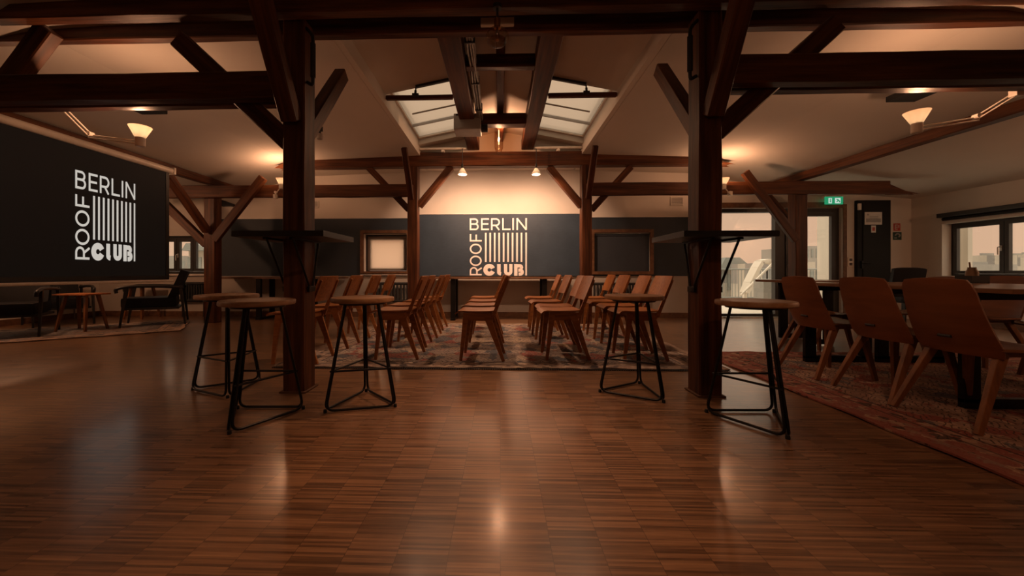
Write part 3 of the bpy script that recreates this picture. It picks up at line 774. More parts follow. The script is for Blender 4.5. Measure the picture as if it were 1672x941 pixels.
# purlins
timber('purlin', (fx['ll'], 2.4, 2.405), (fx['ll'], YW, 2.405), .13, .11, 'long dark purlin on the left ceiling running back above the screen', 'beam')
timber('purlin', (fx['rr'], 2.4, 2.405), (fx['rr'], YW, 2.405), .13, .12, 'long dark purlin crossing the right ceiling toward the terrace door', 'beam')
for s, side in ((-1, 'left'), (1, 'right')):
    timber('ridge_purlin', (s*.45, 1.4, 2.99), (s*.45, YE-.01, 2.99), .20, .165, 'heavy brown beam running back overhead along the %s skylight' % side, 'beam')
    timber('tie_rod', (s*.55, 4.26, 2.90), (s*(CX0-.005), 4.26, 2.90), .05, .05, 'thin wooden bar across the front of the %s skylight' % side, 'bar')
timber('ridge_beam', (0, 1.4, 3.10), (0, YE-.02, 3.10), .09, .12, 'narrow ridge beam along the middle of the lantern ceiling', 'beam')
timber('collar_beam', (-.35, 3.72, 2.985), (.35, 3.72, 2.985), .09, .13, 'short cross piece between the heavy overhead beams, nearer one', 'beam')
timber('collar_beam', (-.35, 5.10, 2.965), (.35, 5.10, 2.965), .16, .15, 'short cross piece between the heavy overhead beams, farther one', 'beam')

# ------------------------------------------------------------------ lettering
_ply = [0]
def stroke(b, pts, w, T, th, closed=False):
    """flat stroke of width w along 2-D points; T(u, v, depth) maps to the place"""
    _ply[0] += 1; th = th*(1+.04*(_ply[0] % 9))      # overlapping strokes are not exactly flush
    q_ = [Vector((p[0], p[1])) for p in pts]; pts = [p for i, p in enumerate(q_) if i == 0 or (p-q_[i-1]).length > 1e-3]; N = len(pts); rings = []
    for i in range(N):
        if closed: d0 = (pts[i]-pts[i-1]).normalized(); d1 = (pts[(i+1) % N]-pts[i]).normalized()
        else:
            d1 = (pts[min(i+1, N-1)]-pts[min(i, N-2)]).normalized(); d0 = (pts[max(i, 1)]-pts[max(i-1, 0)]).normalized()
        n0 = Vector((-d0.y, d0.x)); n1 = Vector((-d1.y, d1.x)); m = (n0+n1)
        m = m.normalized() if m.length > 1e-4 else n0
        k = w/2/max(0.45, m.dot(n0))
        L, Rr = pts[i]+m*k, pts[i]-m*k
        rings.append([b.bm.verts.new(T(L.x, L.y, 0)), b.bm.verts.new(T(Rr.x, Rr.y, 0)), b.bm.verts.new(T(Rr.x, Rr.y, th)), b.bm.verts.new(T(L.x, L.y, th))])
    for i in range(N if closed else N-1):
        a, c2 = rings[i], rings[(i+1) % N]
        for k in range(4): b.bm.faces.new((a[k], a[(k+1) % 4], c2[(k+1) % 4], c2[k]))
    if not closed: b.bm.faces.new(rings[0][::-1]); b.bm.faces.new(rings[-1])
def arc(cx, cy, rx, ry, a0, a1, n=14):
    return [(cx+rx*math.cos(R(a0+(a1-a0)*k/n)), cy+ry*math.sin(R(a0+(a1-a0)*k/n))) for k in range(n+1)]
def letter(ch, w, h, s):
    """strokes of a thin capital in a box w x h with stroke width s (centre lines)"""
    i = s/2; x0, x1, y0, y1 = i, w-i, i, h-i; m = h*.52
    if ch == 'B':
        r1, r2 = (y1-m)/2, (m-y0)/2
        return [[(x0, 0), (x0, h)], [(x0, y1), (x1-r1-w*.06, y1)]+arc(x1-r1-w*.06, (y1+m)/2, r1, r1, 90, -90)+[(x0, m)],
                [(x0, m), (x1-r2, m)]+arc(x1-r2, (m+y0)/2, r2, r2, 90, -90)+[(x0, y0)]]
    if ch == 'E': return [[(x0, 0), (x0, h)], [(x0, y1), (w, y1)], [(x0, m), (w*.92, m)], [(x0, y0), (w, y0)]]
    if ch == 'R':
        r1 = (y1-h*.40)/2
        return [[(x0, 0), (x0, h)], [(x0, y1), (x1-r1, y1)]+arc(x1-r1, y1-r1, r1, r1, 90, -90)+[(x0, y1-2*r1)], [(w*.52, h*.40), (x1, 0)]]
    if ch == 'L': return [[(x0, 0), (x0, h)], [(x0, y0), (w, y0)]]
    if ch == 'I': return [[(w/2, 0), (w/2, h)]]
    if ch == 'N': return [[(x0, 0), (x0, h)], [(x0, h-i*.3), (x1, i*.3)], [(x1, 0), (x1, h)]]
    if ch == 'F': return [[(x0, 0), (x0, h)], [(x0, y1), (w, y1)], [(x0, h*.46), (w*.9, h*.46)]]
    if ch == 'O': return [arc(w/2, h/2, w/2-i, h/2-i, 0, 360, 28)[:-1]]
def club_logo(parent, T, mat, th):
    """club lettering on a 675 x 685 unit field; T(u, v, depth)"""
    s = 18
    b = MB()
    for ch, u0, u1 in (('B', 0, 106), ('E', 134, 228), ('R', 252, 358), ('L', 384, 482), ('I', 500, 526), ('N', 552, 675)):
        for st in letter(ch, u1-u0, 140, s): stroke(b, [(u0+x, 543+y) for x, y in st], s, T, th)
    b.build('berlin_lettering', mat, parent)
    b = MB()
    for ch, v0, v1 in (('R', 4, 104), ('O', 116, 240), ('O', 258, 382), ('F', 408, 498)):
        for st in letter(ch, v1-v0, 142, s): stroke(b, [(142-y, v0+x) for x, y in st], s, T, th, ch == 'O')
    b.build('roof_lettering', mat, parent)
    b = MB()
    for k in range(9): u = 190+k*52.7; stroke(b, [(u, 165), (u, 510)], 20, T, th)
    stroke(b, [(666, 2), (666, 512)], 18, T, th)
    b.build('logo_bars', mat, parent)
    b = MB()
    stroke(b, arc(232, 70, 46, 46, 22, 338, 26), 50, T, th)                                   # C
    stroke(b, [(345, 140), (345, 40)]+arc(375, 40, 30, 17, 180, 262, 6), 42, T, th)           # L
    stroke(b, [(424, 140), (424, 50)]+arc(455, 50, 31, 28, 180, 360, 12)+[(486, 140)], 38, T, th)   # U
    stroke(b, [(545, 0), (545, 140)], 40, T, th)                                              # B
    stroke(b, [(563, 118), (592, 118)]+arc(592, 100, 18, 18, 90, -60, 8), 40, T, th*.98)
    stroke(b, [(575, 66), (596, 66)]+arc(596, 43, 24, 24, 88, -90, 10)+[(578, 19)], 38, T, th*.96)
    b.build('club_lettering', mat, parent)

# centre board with the club lettering
bz0, bz1 = 0.79, P(815, 350, YW-.03).z
t = thing('logo_board', 'large navy board with cream club lettering in the centre of the far wall', 'board', ((xm0+xm1)/2, YW-.025, bz0))
b = MB(); b.box((0, 0, (bz1-bz0)/2), (xm1-xm0, .035, bz1-bz0), bevel=.004); b.build('board_panel', M['navy_board'], t)
b = MB(); b.box((0, -.004, bz1-bz0+.008), (xm1-xm0, .04, .016)); b.build('top_edge', M['white_sill'], t)
o1, o2, o3 = P(767, 450.5, YW-.045), P(860.3, 450.5, YW-.045), P(767, 356.5, YW-.045)
ku, kv = (o2.x-o1.x)/675, (o3.z-o1.z)/685
club_logo(t, lambda u, v, d: Vector((o1.x-t.location.x+u*ku, -.019-d, o1.z-t.location.z+v*kv)), M['logo_paint'], .002)

# projection screen ---------------------------------------------------
SX = -4.72
y1 = Q(276, 370, SX).y; y0 = Q(0, 330, SX).y-.35
zt, zbm = 2.285, 0.755
t = thing('projection_screen', 'dark projection screen with glowing club logo hanging on the left', 'screen', (SX, (y0+y1)/2, zbm))
hl = (y1-y0)/2
b = MB(); b.box((-.004, 0, (zt-zbm)/2), (.004, 2*hl, zt-zbm)); b.build('screen_fabric', M['screen_dark'], t)
b = MB(); b.tube([(0, -hl-.04, zt-zbm+.03), (0, hl+.04, zt-zbm+.03)], .042, 14); b.box((0, hl+.05, zt-zbm+.03), (.10, .03, .10), bevel=.008); b.build('screen_cassette', M['white_metal'], t, True)
b = MB(); b.tube([(0, -hl-.03, -.012), (0, hl+.06, -.012)], .017, 12); b.build('bottom_bar', M['white_metal'], t, True)
b = MB(); b.box((-.0, hl-.025, (zt-zbm)/2), (.006, .05, zt-zbm-.02)); b.box((0, 0, .03), (.006, 2*hl-.1, .06)); b.build('black_border', M['black_plastic'], t)
q1, q2, q3 = Q(122.6, 424.5, SX), Q(220.5, 424.5, SX), Q(122.6, 276.5, SX)
ku2, kv2 = (q2.y-q1.y)/675, (q3.z-q1.z)/685
club_logo(t, lambda u, v, d: Vector((.002+d, q1.y-t.location.y+u*ku2, q1.z-zbm+v*kv2)), M['screen_light'], .001)

# ------------------------------------------------------------------ lamps
def arm_lamp(name, head, elbow, base, label, watt):
    head, elbow, base = Vector(head), Vector(elbow), Vector(base)
    t = thing(name, label, 'lamp', head)
    e, bs = elbow-head, base-head
    b = MB(); b.lathe([(.034, 0), (.040, .012), (.075, .085), (.078, .092), (.074, .092), (.036, .016), (0, .014)], 22, (0, 0, .02)); b.build('lamp_shade', M['shade'], t, True)
    b = MB(); b.lathe([(0, -.055), (.03, -.055), (.034, -.05), (.034, .02), (0, .02)], 18); b.build('lamp_socket', M['white_metal'], t, True)
    b = MB()
    for o in (Vector((0, -.012, -.035)), Vector((0, .012, -.005))): b.tube([o, e+o], .006, 8)
    b.build('lower_arm', M['white_metal'], t, True)
    b = MB()
    for o in (Vector((0, -.012, -.02)), Vector((0, .012, .0))): b.tube([e+o, bs+o], .006, 8)
    b.lathe([(0, -.02), (.02, -.02), (.02, .02), (0, .02)], 12, e, (0, 1, 0)); b.build('upper_arm', M['white_metal'], t, True)
    b = MB(); b.box(bs, (.06, .05, .07), bevel=.008); b.build('mount', M['white_metal'], t)
    b = MB(); b.lathe([(0, .03), (.022, .04), (.030, .065), (.022, .088), (0, .096)], 14); b.build('bulb', M['bulb'], t, True)
    point_light('lamp_light', (0, 0, .135), watt, .03, LAMP, t)
    return t
yl = NY+.42
arm_lamp('arm_lamp', P(229, 229, yl), P(147, 219, yl), P(100, 172, NY+.28), 'white articulated lamp glowing upward in front of the left ceiling', EN['up_front'])
arm_lamp('arm_lamp', P(1497, 206, yl), P(1595, 190, yl), P(1660, 150, NY+.28), 'white articulated lamp glowing upward in front of the right ceiling', EN['up_front'])
yl2 = FY-.27
for px, s, lb in ((459, -1, 'left'), (1182, 1, 'right')):
    h_ = P(px, 303, yl2)
    arm_lamp('arm_lamp', h_, h_+Vector((s*.12, .05, -.10)), (h_.x+s*.16, FY-.16, 2.12), 'small white uplight on far beam half hidden by the %s foreground post' % lb, EN['up_back'])
# pendants below the far beam
for px, lb in ((755, 'left'), (875.5, 'right')):
    p = P(px, 285, FY-.22); top = P(px, 243, FY-.22)
    t = thing('pendant_lamp', 'small white cone pendant lamp, %s of the two below the skylights' % lb, 'lamp', p)
    b = MB(); b.lathe([(.075, 0), (.078, .004), (.032, .085), (.026, .10), (0, .104)], 20); b.lathe([(.070, .002), (.026, .085), (0, .09)], 20); b.build('lamp_shade', M['shade'], t, True)
    b = MB(); b.tube([(0, 0, .10), (0, 0, .17)], .018, 12); b.build('lamp_socket', M['black_plastic'], t, True)
    b = MB(); b.tube([(0, 0, .16), (0, 0, top.z-p.z), (0, .14, top.z-p.z+.05)], .006, 8); b.build('cord', M['black_plastic'], t, True)
    b = MB(); b.lathe([(0, .01), (.03, .02), (.036, .045), (.02, .075), (0, .08)], 14); b.build('bulb', M['bulb'], t, True)
    spot_light('lamp_light', (0, 0, -.01), (0, .55, -.6), EN['pendant'], 155, .8, .04, SOFT, t)
# glass globe lamp at the near beam
p = P(812, 61, NY-.13)
t = thing('globe_lamp', 'clear glass globe lamp hanging under the top beam at centre', 'lamp', p)
b = MB(); b.lathe([(.075*math.sin(R(a)), -.075*math.cos(R(a))*.85) for a in range(0, 166, 11)], 24); b.build('globe', M['lamp_glass'], t, True)
b = MB(); b.tube([(0, 0, .06), (0, 0, .12)], .022, 12); b.build('lamp_socket', M['brass'], t, True)
b = MB(); b.tube([(0, 0, .11), (0, 0, .20)], .008, 8); b.lathe([(0, .19), (.03, .19), (.03, .215), (0, .215)], 14); b.build('cord', M['black_plastic'], t, True)
b = MB(); b.lathe([(0, -.028), (.012, -.02), (.014, .02), (.008, .055), (0, .06)], 12); b.build('filament', M['brass'], t, True)
spot_light('lamp_light', (0, 0, -.09), (0, -.32, -1), EN['globe'], 85, 1.0, .05, LAMP, t)
# white twin emergency light behind it
p = P(812, 36.5, NY+.135)
t = thing('emergency_light', 'white twin panel emergency light on the beam above the globe', 'lamp', p)
for s in (-1, 1):
    b = MB(); b.box((s*.065, 0, 0), (.115, .03, .055), bevel=.004); b.build('lamp_panel', M['white_metal'], t)
b = MB(); b.box((0, 0, 0), (.03, .022, .05), bevel=.003); b.build('bracket', M['black_plastic'], t)
# glass tube lamp
p = P(814.5, 251, 5.62); ht = P(814.5, 204, 5.62).z-p.z
t = thing('tube_lamp', 'clear glass tube lamp with glowing filament hanging at centre under ridge', 'lamp', p)
b = MB(); b.lathe([(0, 0), (.045, .03), (.066, .09), (.066, ht)], 22); b.build('glass_tube', M['lamp_glass'], t, True)
b = MB(); b.tube([(0, 0, .14), (0, 0, ht-.06)], .007, 8); b.build('filament', M['filament'], t, True)
b = MB(); b.lathe([(0, ht), (.07, ht), (.07, ht+.03), (.02, ht+.05), (0, ht+.05)], 18); b.tube([(0, 0, ht+.04), (0, 0, 3.04-p.z)], .006, 8); b.build('lamp_cap', M['brass'], t, True)
point_light('lamp_light', (0, -.11, .2), EN['tube'], .04, LAMP, t)
# white rails under the skylight ends
for s, side in ((-1, 'left'), (1, 'right')):
    z = 2.905
    t = thing('curtain_rail', 'white rail below the far end of the %s skylight' % side, 'rail', (s*.95, FY-.10, z))
    b = MB(); b.tube([(-.385, 0, 0), (.385, 0, 0)], .021, 12); b.build('rail_tube', M['white_metal'], t, True)
    b = MB(); b.box((0, .02, -.03), (.05, .06, .045), bevel=.004); b.build('bracket', M['white_metal'], t)
# track spots at the front edge of the skylights
for s, side in ((-1, 'left'), (1, 'right')):
    xa, xb = s*.56, s*.98; y = SK0-.05
    za, zb_ = ceil_z(xa)-.012, ceil_z(xb)-.012
    t = thing('track_light', 'black ceiling track with one small spot at the %s skylight front edge' % side, 'lamp', (xb, y, zb_))
    b = MB(); b.bar((0, 0, 0), (xa-xb, 0, za-zb_), .035, .03); b.build('track', M['black_plastic'], t)
    b = MB(); b.tube([(0, 0, -.01), (0, 0, -.07)], .008, 8); b.tube([(0, -.01, -.05), (s*-.0, -.02, -.10)], .014, 10); b.tube([(-.035, -.01, -.10), (.035, -.015, -.105)], .022, 12); b.build('spot_head', M['black_plastic'], t, True)
    spot_light('lamp_light', (0, .02, -.13), (-s*.15, .12, -1), EN['track'], 115, .8, .04, SOFT, t)
# thin blind rods under the skylights
for s, side in ((-1, 'left'), (1, 'right')):
    b = MB(); y = 4.85; b.tube([(0, 0, 0), (s*.62, 0, -RS*.62)], .011, 8)
    tag(b.build('blind_rod', M['grey_plastic'], None, True, (s*.55, y, ceil_z(.55)-.02)), 'thin grey rod across the glass of the %s skylight' % side, 'rod')
# projector
pc = P(764, 205, 5.05)
t = thing('ceiling_projector', 'grey projector mounted under the left overhead beam', 'projector', pc)
b = MB(); b.box((0, 0, 0), (.36, .30, .21), bevel=.015); b.build('projector_body', M['grey_plastic'], t)
b = MB(); b.box((.02, -.152, .075), (.10, .008, .045)); b.box((-.11, -.152, .085), (.08, .008, .02)); b.build('vent_grille', M['dark_paint'], t)
b = MB(); b.lathe([(0, 0), (.055, 0), (.055, .09), (.04, .09), (.035, .05), (0, .05)], 16, (.185, 0, -.04), (1, 0, 0)); b.build('lens', M['black_plastic'], t, True)
b = MB(); b.box((0, .03, (2.905-pc.z+.105)/2), (.10, .10, 2.905-pc.z-.105+.0)); b.build('ceiling_mount', M['black_plastic'], t)
# cable bundle along the left overhead beam
t = thing('cable_bundle', 'bundle of silver cables strapped along the left overhead beam', 'cables', (-.28, 3.9, 2.96))
b = MB()
for k in range(9):
    ox, oz = (k % 3)*.026-.02, (k//3)*.026-.03
    b.tube([(ox*1.0+random.uniform(-.008, .008), -1.0+q*.28, oz+random.uniform(-.006, .006)) for q in range(9)], .012, 7)
b.build('cable', M['duct'], t, True)
for y in (-.62, .1, .75, 1.1):
    b = MB(); b.box((.006, y, -.004), (.095, .025, .095), bevel=.01); b.build('strap', M['black_plastic'], t)
b = MB(); b.tube([(.0, 1.2, -.02), (.01, 1.26, -.07), (-.05, 1.24, -.13)], .02, 8); b.build('cable_tail', M['black_plastic'], t, True)
# black heater boards hanging under the tie beams
for px, py, side, ly in ((229, 172, 'left', 3.4), (1499, 150, 'right', 3.4)):
    p = P(px, py, ly); s = -1 if px < 800 else 1
    t = thing('ceiling_speaker', 'flat dark box hung below the ceiling behind the %s beam' % side, 'speaker', p)
    b = MB(); b.box((0, 0, 0), (.26, .30, .05), bevel=.006); b.build('speaker_body', M['dark_paint'], t)
    zc = ceil_z(p.x)-p.z
    b = MB(); b.tube([(-.08, 0, .02), (-.08, 0, zc)], .006, 8); b.tube([(.08, 0, .02), (.08, 0, zc-.0)], .006, 8); b.build('hanger', M['black_steel'], t, True)
# black cable loops beside the near posts
for x, s, side in ((PXL, 1, 'left'), (PXR, -1, 'right')):
    xc = x+s*(PW/2+.055)
    b = MB(); b.tube(rounded([(x+s*PW/2, NY+.03, 2.62), (xc, NY+.02, 2.56), (xc, NY+.02, 2.20), (x+s*(PW/2+.008), NY+.03, 2.23)], .06), .012, 8)
    b.tube([(xc, NY+.02, 2.50), (xc, NY+.02, 2.26)], .019, 8)
    tag(b.build('cable_loop', M['black_plastic'], None, True), 'black cable loop hanging beside the top of the %s foreground post' % side, 'cable')
# little camera on the ceiling right of the left post
p = P(523, 222, 4.2)
t = thing('ceiling_camera', 'small dome camera on the ceiling right of the left foreground post', 'camera', p)
b = MB(); b.box((-.01, 0, .09), (.05, .07, .06), bevel=.006); b.tube([(-.01, 0, .07), (.0, 0, .0)], .012, 8); b.tube([(-.01, 0, .1), (-.01, 0, ceil_z(p.x)-p.z)], .014, 8); b.build('camera_bracket', M['dark_paint'], t)
b = MB(); b.lathe([(0, -.05), (.03, -.04), (.042, -.01), (.04, .02), (0, .03)], 16, (-.01, 0, -.0)); b.build('camera_dome', M['grey_plastic'], t, True)

# ------------------------------------------------------------------ rugs
def rug(name, cx, cy, hx, hy, mat, label, rz=0, waves=0.006, fringe=None):
    b = MB(); nx, ny = int(hx*2/.09), int(hy*2/.09)
    ph = random.uniform(0, 6)
    def top(u, v):
        x, y = (u*2-1)*hx, (v*2-1)*hy
        e = 1-min(1, min(hx-abs(x), hy-abs(y))/.1)
        return Vector((x+e*waves*math.sin(y*9+ph), y+e*waves*math.sin(x*11+ph)+e*waves*.6*math.sin(x*31), .007+.0035*e*(1+math.sin(x*17+y*13+ph))))
    b.sheet(top, nx, ny, .010)
    o = b.build(name, mat, None, True, (cx, cy, .001)); o.rotation_euler = (0, 0, rz)
    tag(o, label, 'rug')
    if fringe:
        b = MB(); x = -hx
        while x < hx:
            b.box((x, -hy-.012, .006), (.012, .030, .006)); b.box((x, hy+.012, .006), (.012, .030, .006)); x += .02
        b.build('fringe', fringe, o)
    return o
mr1 = m_rug('faded_rug', 2.0, 1.5, (0.27, 0.215, 0.185), [(0.38, 0.31, 0.25), (0.30, 0.10, 0.08), (0.10, 0.11, 0.125), (0.44, 0.34, 0.25)], (0.035, 0.028, 0.028), (0.27, 0.19, 0.14), 1.35)
rc = (G(512, 600).y+4.75)
ry0 = G(760, 603).y; ry1 = 6.05
rug('oriental_rug', -.02, (ry0+ry1)/2, 2.02, (ry1-ry0)/2, mr1, 'large faded oriental rug under the rows of wooden chairs', 0, .010, M['black_plastic'])
mr2 = m_rug('red_rug', 2.3, 2.2, (0.25, 0.145, 0.105), [(0.34, 0.22, 0.16), (0.22, 0.055, 0.042), (0.12, 0.11, 0.11), (0.38, 0.24, 0.16)], (0.022, 0.014, 0.014), (0.24, 0.070, 0.052), 1.6)
gx = G(1400, 684).x; gy = G(1235, 577).y
rug('oriental_rug', gx+2.3, gy-2.2, 2.3, 2.2, mr2, 'big red patterned rug under the conference table on the right', 0, .006)
mr3 = m_rug('lounge_rug', 1.35, .75, (0.17, 0.15, 0.14), [(0.22, 0.19, 0.17), (0.12, 0.10, 0.10), (0.20, 0.13, 0.10)], (0.05, 0.045, 0.045), (0.36, 0.24, 0.17), .8)
pa, pb = G(296, 541), G(228, 522.5); ang = math.atan2((G(296, 541)-G(40, 559)).y, (G(296, 541)-G(40, 559)).x)
ax = Vector((math.cos(ang), math.sin(ang), 0)); ay = Vector((-ax.y, ax.x, 0)); cc = pa-ax*1.35+ay*.75
rug('oriental_rug', cc.x, cc.y, 1.35, .75, mr3, 'grey rug with pale border under the lounge chairs at far left', ang, .014)

# ------------------------------------------------------------------ bar stools
def bar_stool(label, feet):
    pts = [G(*f) for f in feet]; c = sum(pts, Vector())/3
    angs = [math.atan2((p-c).y, (p-c).x) for p in pts]
    s = sum(math.sin(3*a) for a in angs); k = sum(math.cos(3*a) for a in angs); rz = math.atan2(s, k)/3
    t = thing('bar_stool', label, 'stool', (c.x, c.y, 0), rz, 'round bar stools on black triangular wire frames')
    H = .70
    b = MB(); b.lathe([(0, H-.002), (.12, H-.004), (.175, H), (.196, H-.003), (.200, H-.010), (.200, H-.026), (.194, H-.032), (0, H-.032)], 40); b.build('seat', M['stool_wood'], t, True)
    b = MB(); b.lathe([(0, H-.046), (.145, H-.046), (.150, H-.032), (0, H-.032)], 24); b.build('mounting_plate', M['black_steel'], t, True)
    V = lambda r, a, z: Vector((r*math.cos(a), r*math.sin(a), z))
    A = [0, 2*PI/3, 4*PI/3]
    for i in range(3):                            # three bent loops: leg, floor rail, leg
        a0, a1 = A[i], A[(i+1) % 3]; tn = (V(1, a1, 0)-V(1, a0, 0)).normalized()*.011
        pts_ = [V(.125, a0, H-.045)+tn, V(.255, a0, .012)+tn*1.6, V(.255, a1, .012)-tn*1.6, V(.125, a1, H-.045)-tn]
        b = MB(); b.tube(rounded(pts_, .055, 6), .0078, 8); b.build('leg_loop', M['black_steel'], t, True)
    def leg_pt(a, z): k2 = (H-.045-z)/(H-.057); return V(.125+.13*k2, a, z)
    for i in range(3):
        b = MB(); b.tube([leg_pt(A[i], .245), leg_pt(A[(i+1) % 3], .245)], .0065, 8); b.build('footrest', M['black_steel'], t, True)
        b = MB(); b.lathe([(0, 0), (.010, 0), (.011, .008), (.009, .020), (0, .020)], 10, V(.240, A[i], 0)); b.build('foot_cap', M['rubber'], t, True)
    return t
bar_stool('bar stool at the far left, behind another stool and farthest from the centre', [(312, 638), (368, 652), (429, 620)])
bar_stool('bar stool just left of the left foreground post, nearest of the left stools', [(371, 716), (498.5, 668), (387, 664)])
bar_stool('bar stool right of the left foreground post, before the chair rows', [(526, 676), (651, 667), (597, 637)])
bar_stool('bar stool left of the right foreground post, on the bare floor by the rug edge', [(974.6, 641), (1086.7, 659), (1046, 626)])
bar_stool('bar stool right of the right foreground post, near the red rug', [(1147.6, 674), (1287, 720), (1270, 672)])

# ------------------------------------------------------------------ square tables clamped round the near posts
for x0p, x1p, xp, side in ((377.5, 528, PXL, 'left'), (1117, 1273, PXR, 'right')):
    yf, yb_ = 2.34, 2.83
    xa, xb = P(x0p, 380, yf).x, P(x1p, 380, yf).x; zt_ = P((x0p+x1p)/2, 376.5, yf).z
    t = thing('post_table', 'black square standing table mounted around the %s foreground post' % side, 'table', (xp, NY+.08, 0))
    g = PW/2+.004; lx0, lx1 = xa-xp, xb-xp; ly0, ly1 = yf-NY-.08, yb_-NY-.08; gy0, gy1 = -.084, .084
    b = MB()
    for q in ((lx0, lx1, ly0, gy0), (lx0, lx1, gy1, ly1), (lx0, -g, gy0, gy1), (g, lx1, gy0, gy1)):
        b.box(((q[0]+q[1])/2, (q[2]+q[3])/2, zt_-.019), (q[1]-q[0], q[3]-q[2], .038))
    b.build('tabletop', M['black_wood'], t)
    for s in (-1, 1):
        xx = s*(PW/2+.012)
        for ye in (ly0+.07, ly1-.07):
            b = MB(); b.tube([(xx, (-.02 if ye < 0 else .02), .745), (xx, ye, zt_-.038)], .008, 8); b.build('strut', M['black_steel'], t, True)
        b = MB(); b.box((xx, 0, .74), (.018, .09, .04), bevel=.003); b.build('bracket', M['black_steel'], t)
        b = MB(); b.box((xx, (ly0+ly1)/2, zt_-.044), (.02, ly1-ly0-.1, .012)); b.build('support_rail', M['black_steel'], t)

# ------------------------------------------------------------------ retro wooden chairs, facing -X
def plywood_chair(label):
    t = thing('plywood_chair', label, 'chair', (0, 0, 0), 0, 'wooden plywood chairs in rows on the faded rug')
    hw = .195
    def seat(u, v):
        x = -.265+u*.385; y = (v*2-1)*(hw-.01*(u > .9)-.006*(u < .1))
        z = .478-.014*math.sin(u*PI)*(1-.5*abs(v*2-1))-(.030*(max(0, .13-u)/.13)**2)
        return (x, y, z)
    b = MB(); b.sheet(seat, 14, 8, .013); b.build('seat', M['chair_wood'], t, True)
    d = Vector((.165, 0, .405)).normalized()
    def back(u, v):
        k = .115+u*.255; y = (v*2-1)*(.200-.012*(abs(u*2-1) > .95))
        p = Vector((.105, 0, .44))+d*(k+.03); bow = .022*(1-(v*2-1)**2)
        return (p.x+bow-.016, y, p.z)
    b = MB(); b.sheet(back, 8, 10, .011); b.build('backrest', M['chair_wood'], t, True)
    for s in (-1, 1):
        y = s*.172
        b = MB(); b.bar((-.158, y, .46), (-.212, y, 0), .024, .056, (1, 0, 0), .003, .022, .027); b.build('leg', M['chair_wood'], t)
        b = MB(); b.bar((.035, y, .45), (.198, y, 0), .024, .070, (1, 0, 0), .003, .022, .028); b.build('leg', M['chair_wood'], t)
        b = MB(); b.prism([(-.186, y-.010, .462), (.105, y-.010, .462), (.095, y-.010, .405), (.040, y-.010, .385), (-.145, y-.010, .385), (-.178, y-.010, .405)], (0, .020, 0)); b.build('side_panel', M['chair_wood'], t)
        b = MB(); b.bar(Vector((.098, y, .425)), Vector((.105, y, .44))+d*.36, .022, .036, (1, 0, 0), .003, .020, .022); b.build('back_post', M['chair_wood'], t)
    b = MB(); b.box((-.13, 0, .435), (.022, .32, .045)); b.box((.07, 0, .435), (.022, .32, .045)); b.build('seat_rail', M['chair_wood'], t)
    return t
rows = [(-1.885, 'the leftmost row by the dark post'), (-1.015, 'the second row from the left'), (-.175, 'the middle row'),
        (.65, 'the second row from the right'), (1.405, 'the rightmost row')]
ord_ = ['nearest chair of', 'second chair from the front of', 'third chair from the front of', 'farthest chair of']
ys = [3.70, 4.24, 4.86, 5.55]
proto = None
jit = {(3, 1): (.02, -.08), (0, 0): (.0, -.20), (0, 1): (0, -.06), (1, 1): (-.02, .05)}
for i, (x, rl) in enumerate(rows):
    for j, y in enumerate(ys):
        jx, jy = jit.get((i, j), (random.uniform(-.02, .02), random.uniform(-.03, .03)))
        lab = 'brown plywood chair, %s %s' % (ord_[j], rl)
        loc = (x+jx, y+jy, .0137); rz = random.uniform(-.04, .04)
        if proto is None: proto = plywood_chair(lab); proto.location = loc; proto.rotation_euler = (0, 0, rz)
        else: dup(proto, loc, rz, lab)

# ------------------------------------------------------------------ conference chairs, facing +X
def shell_chair(label, group):
    t = thing('shell_chair', label, 'chair', (0, 0, 0), 0, group)
    z0, z1 = .39, .815
    def back(u, v):                                # u upwards, v across
        k = u; hw = .203-.034*k; q = (v*2-1)
        if u > .86: hw *= math.sqrt(max(0.0, 1-((u-.86)/.14)**2*.22))
        if u < .12: hw *= 1-.10*((.12-u)/.12)**2
        x = .03-.125*k+.045*q*q*(.4+.6*(1-k))-.018*math.sin(k*PI)
        z = z0+(z1-z0)*k-.010*q*q*(1 if u > .86 else 0)
        return (x, q*hw, z)
    b = MB(); b.sheet(back, 16, 14, .013); b.build('back_shell', M['shell'], t, True)
    def seat(u, v):
        q = v*2-1; hw = .203*(1-.10*max(0, (u-.85)/.15)**2)
        return (.045+u*.40, q*hw, .425+.012*u+.014*q*q-.010*math.sin(u*PI)-.02*max(0, (u-.85)/.15)**2)
    b = MB(); b.sheet(seat, 12, 10, .014); b.build('seat_shell', M['seat_ply'], t, True)
    b = MB()
    p = back(.22, .42); q = back(.22, .58)
    b.tube([(p[0]-.008, p[1]*1.0, p[2]), (q[0]-.008, q[1], q[2])], .009, 8); b.build('grip_slot', M['black_plastic'], t, True)
    for s in (-1, 1):
        b = MB(); b.bar((.10, s*.15, .412), (-.090, s*.205, 0), .030, .050, (1, 0, 0), .004, .024, .028); b.build('leg', M['leg_wood'], t)
        b = MB(); b.bar((.30, s*.15, .425), (.36, s*.205, 0), .030, .050, (1, 0, 0), .004, .024, .028); b.build('leg', M['leg_wood'], t)
        b = MB(); b.bar((.06, s*.15, .408), (.33, s*.15, .412), .028, .030, (0, 0, 1), .004); b.build('seat_rail', M['leg_wood'], t)
    return t
gy_ = 'moulded plywood chairs around the conference table'
BX = 2.57
c1 = shell_chair('brown shell chair seen from behind, farthest of the three beside the table', gy_)
c1.location = (BX, 3.165, .0137); c1.rotation_euler = (0, 0, .0)
dup(c1, (BX, 2.615, .0137), .0, 'brown shell chair seen from behind, middle one of the three beside the table')
dup(c1, (BX, 2.19, .0137), .0, 'brown shell chair seen from behind, nearest and largest at the right picture edge')
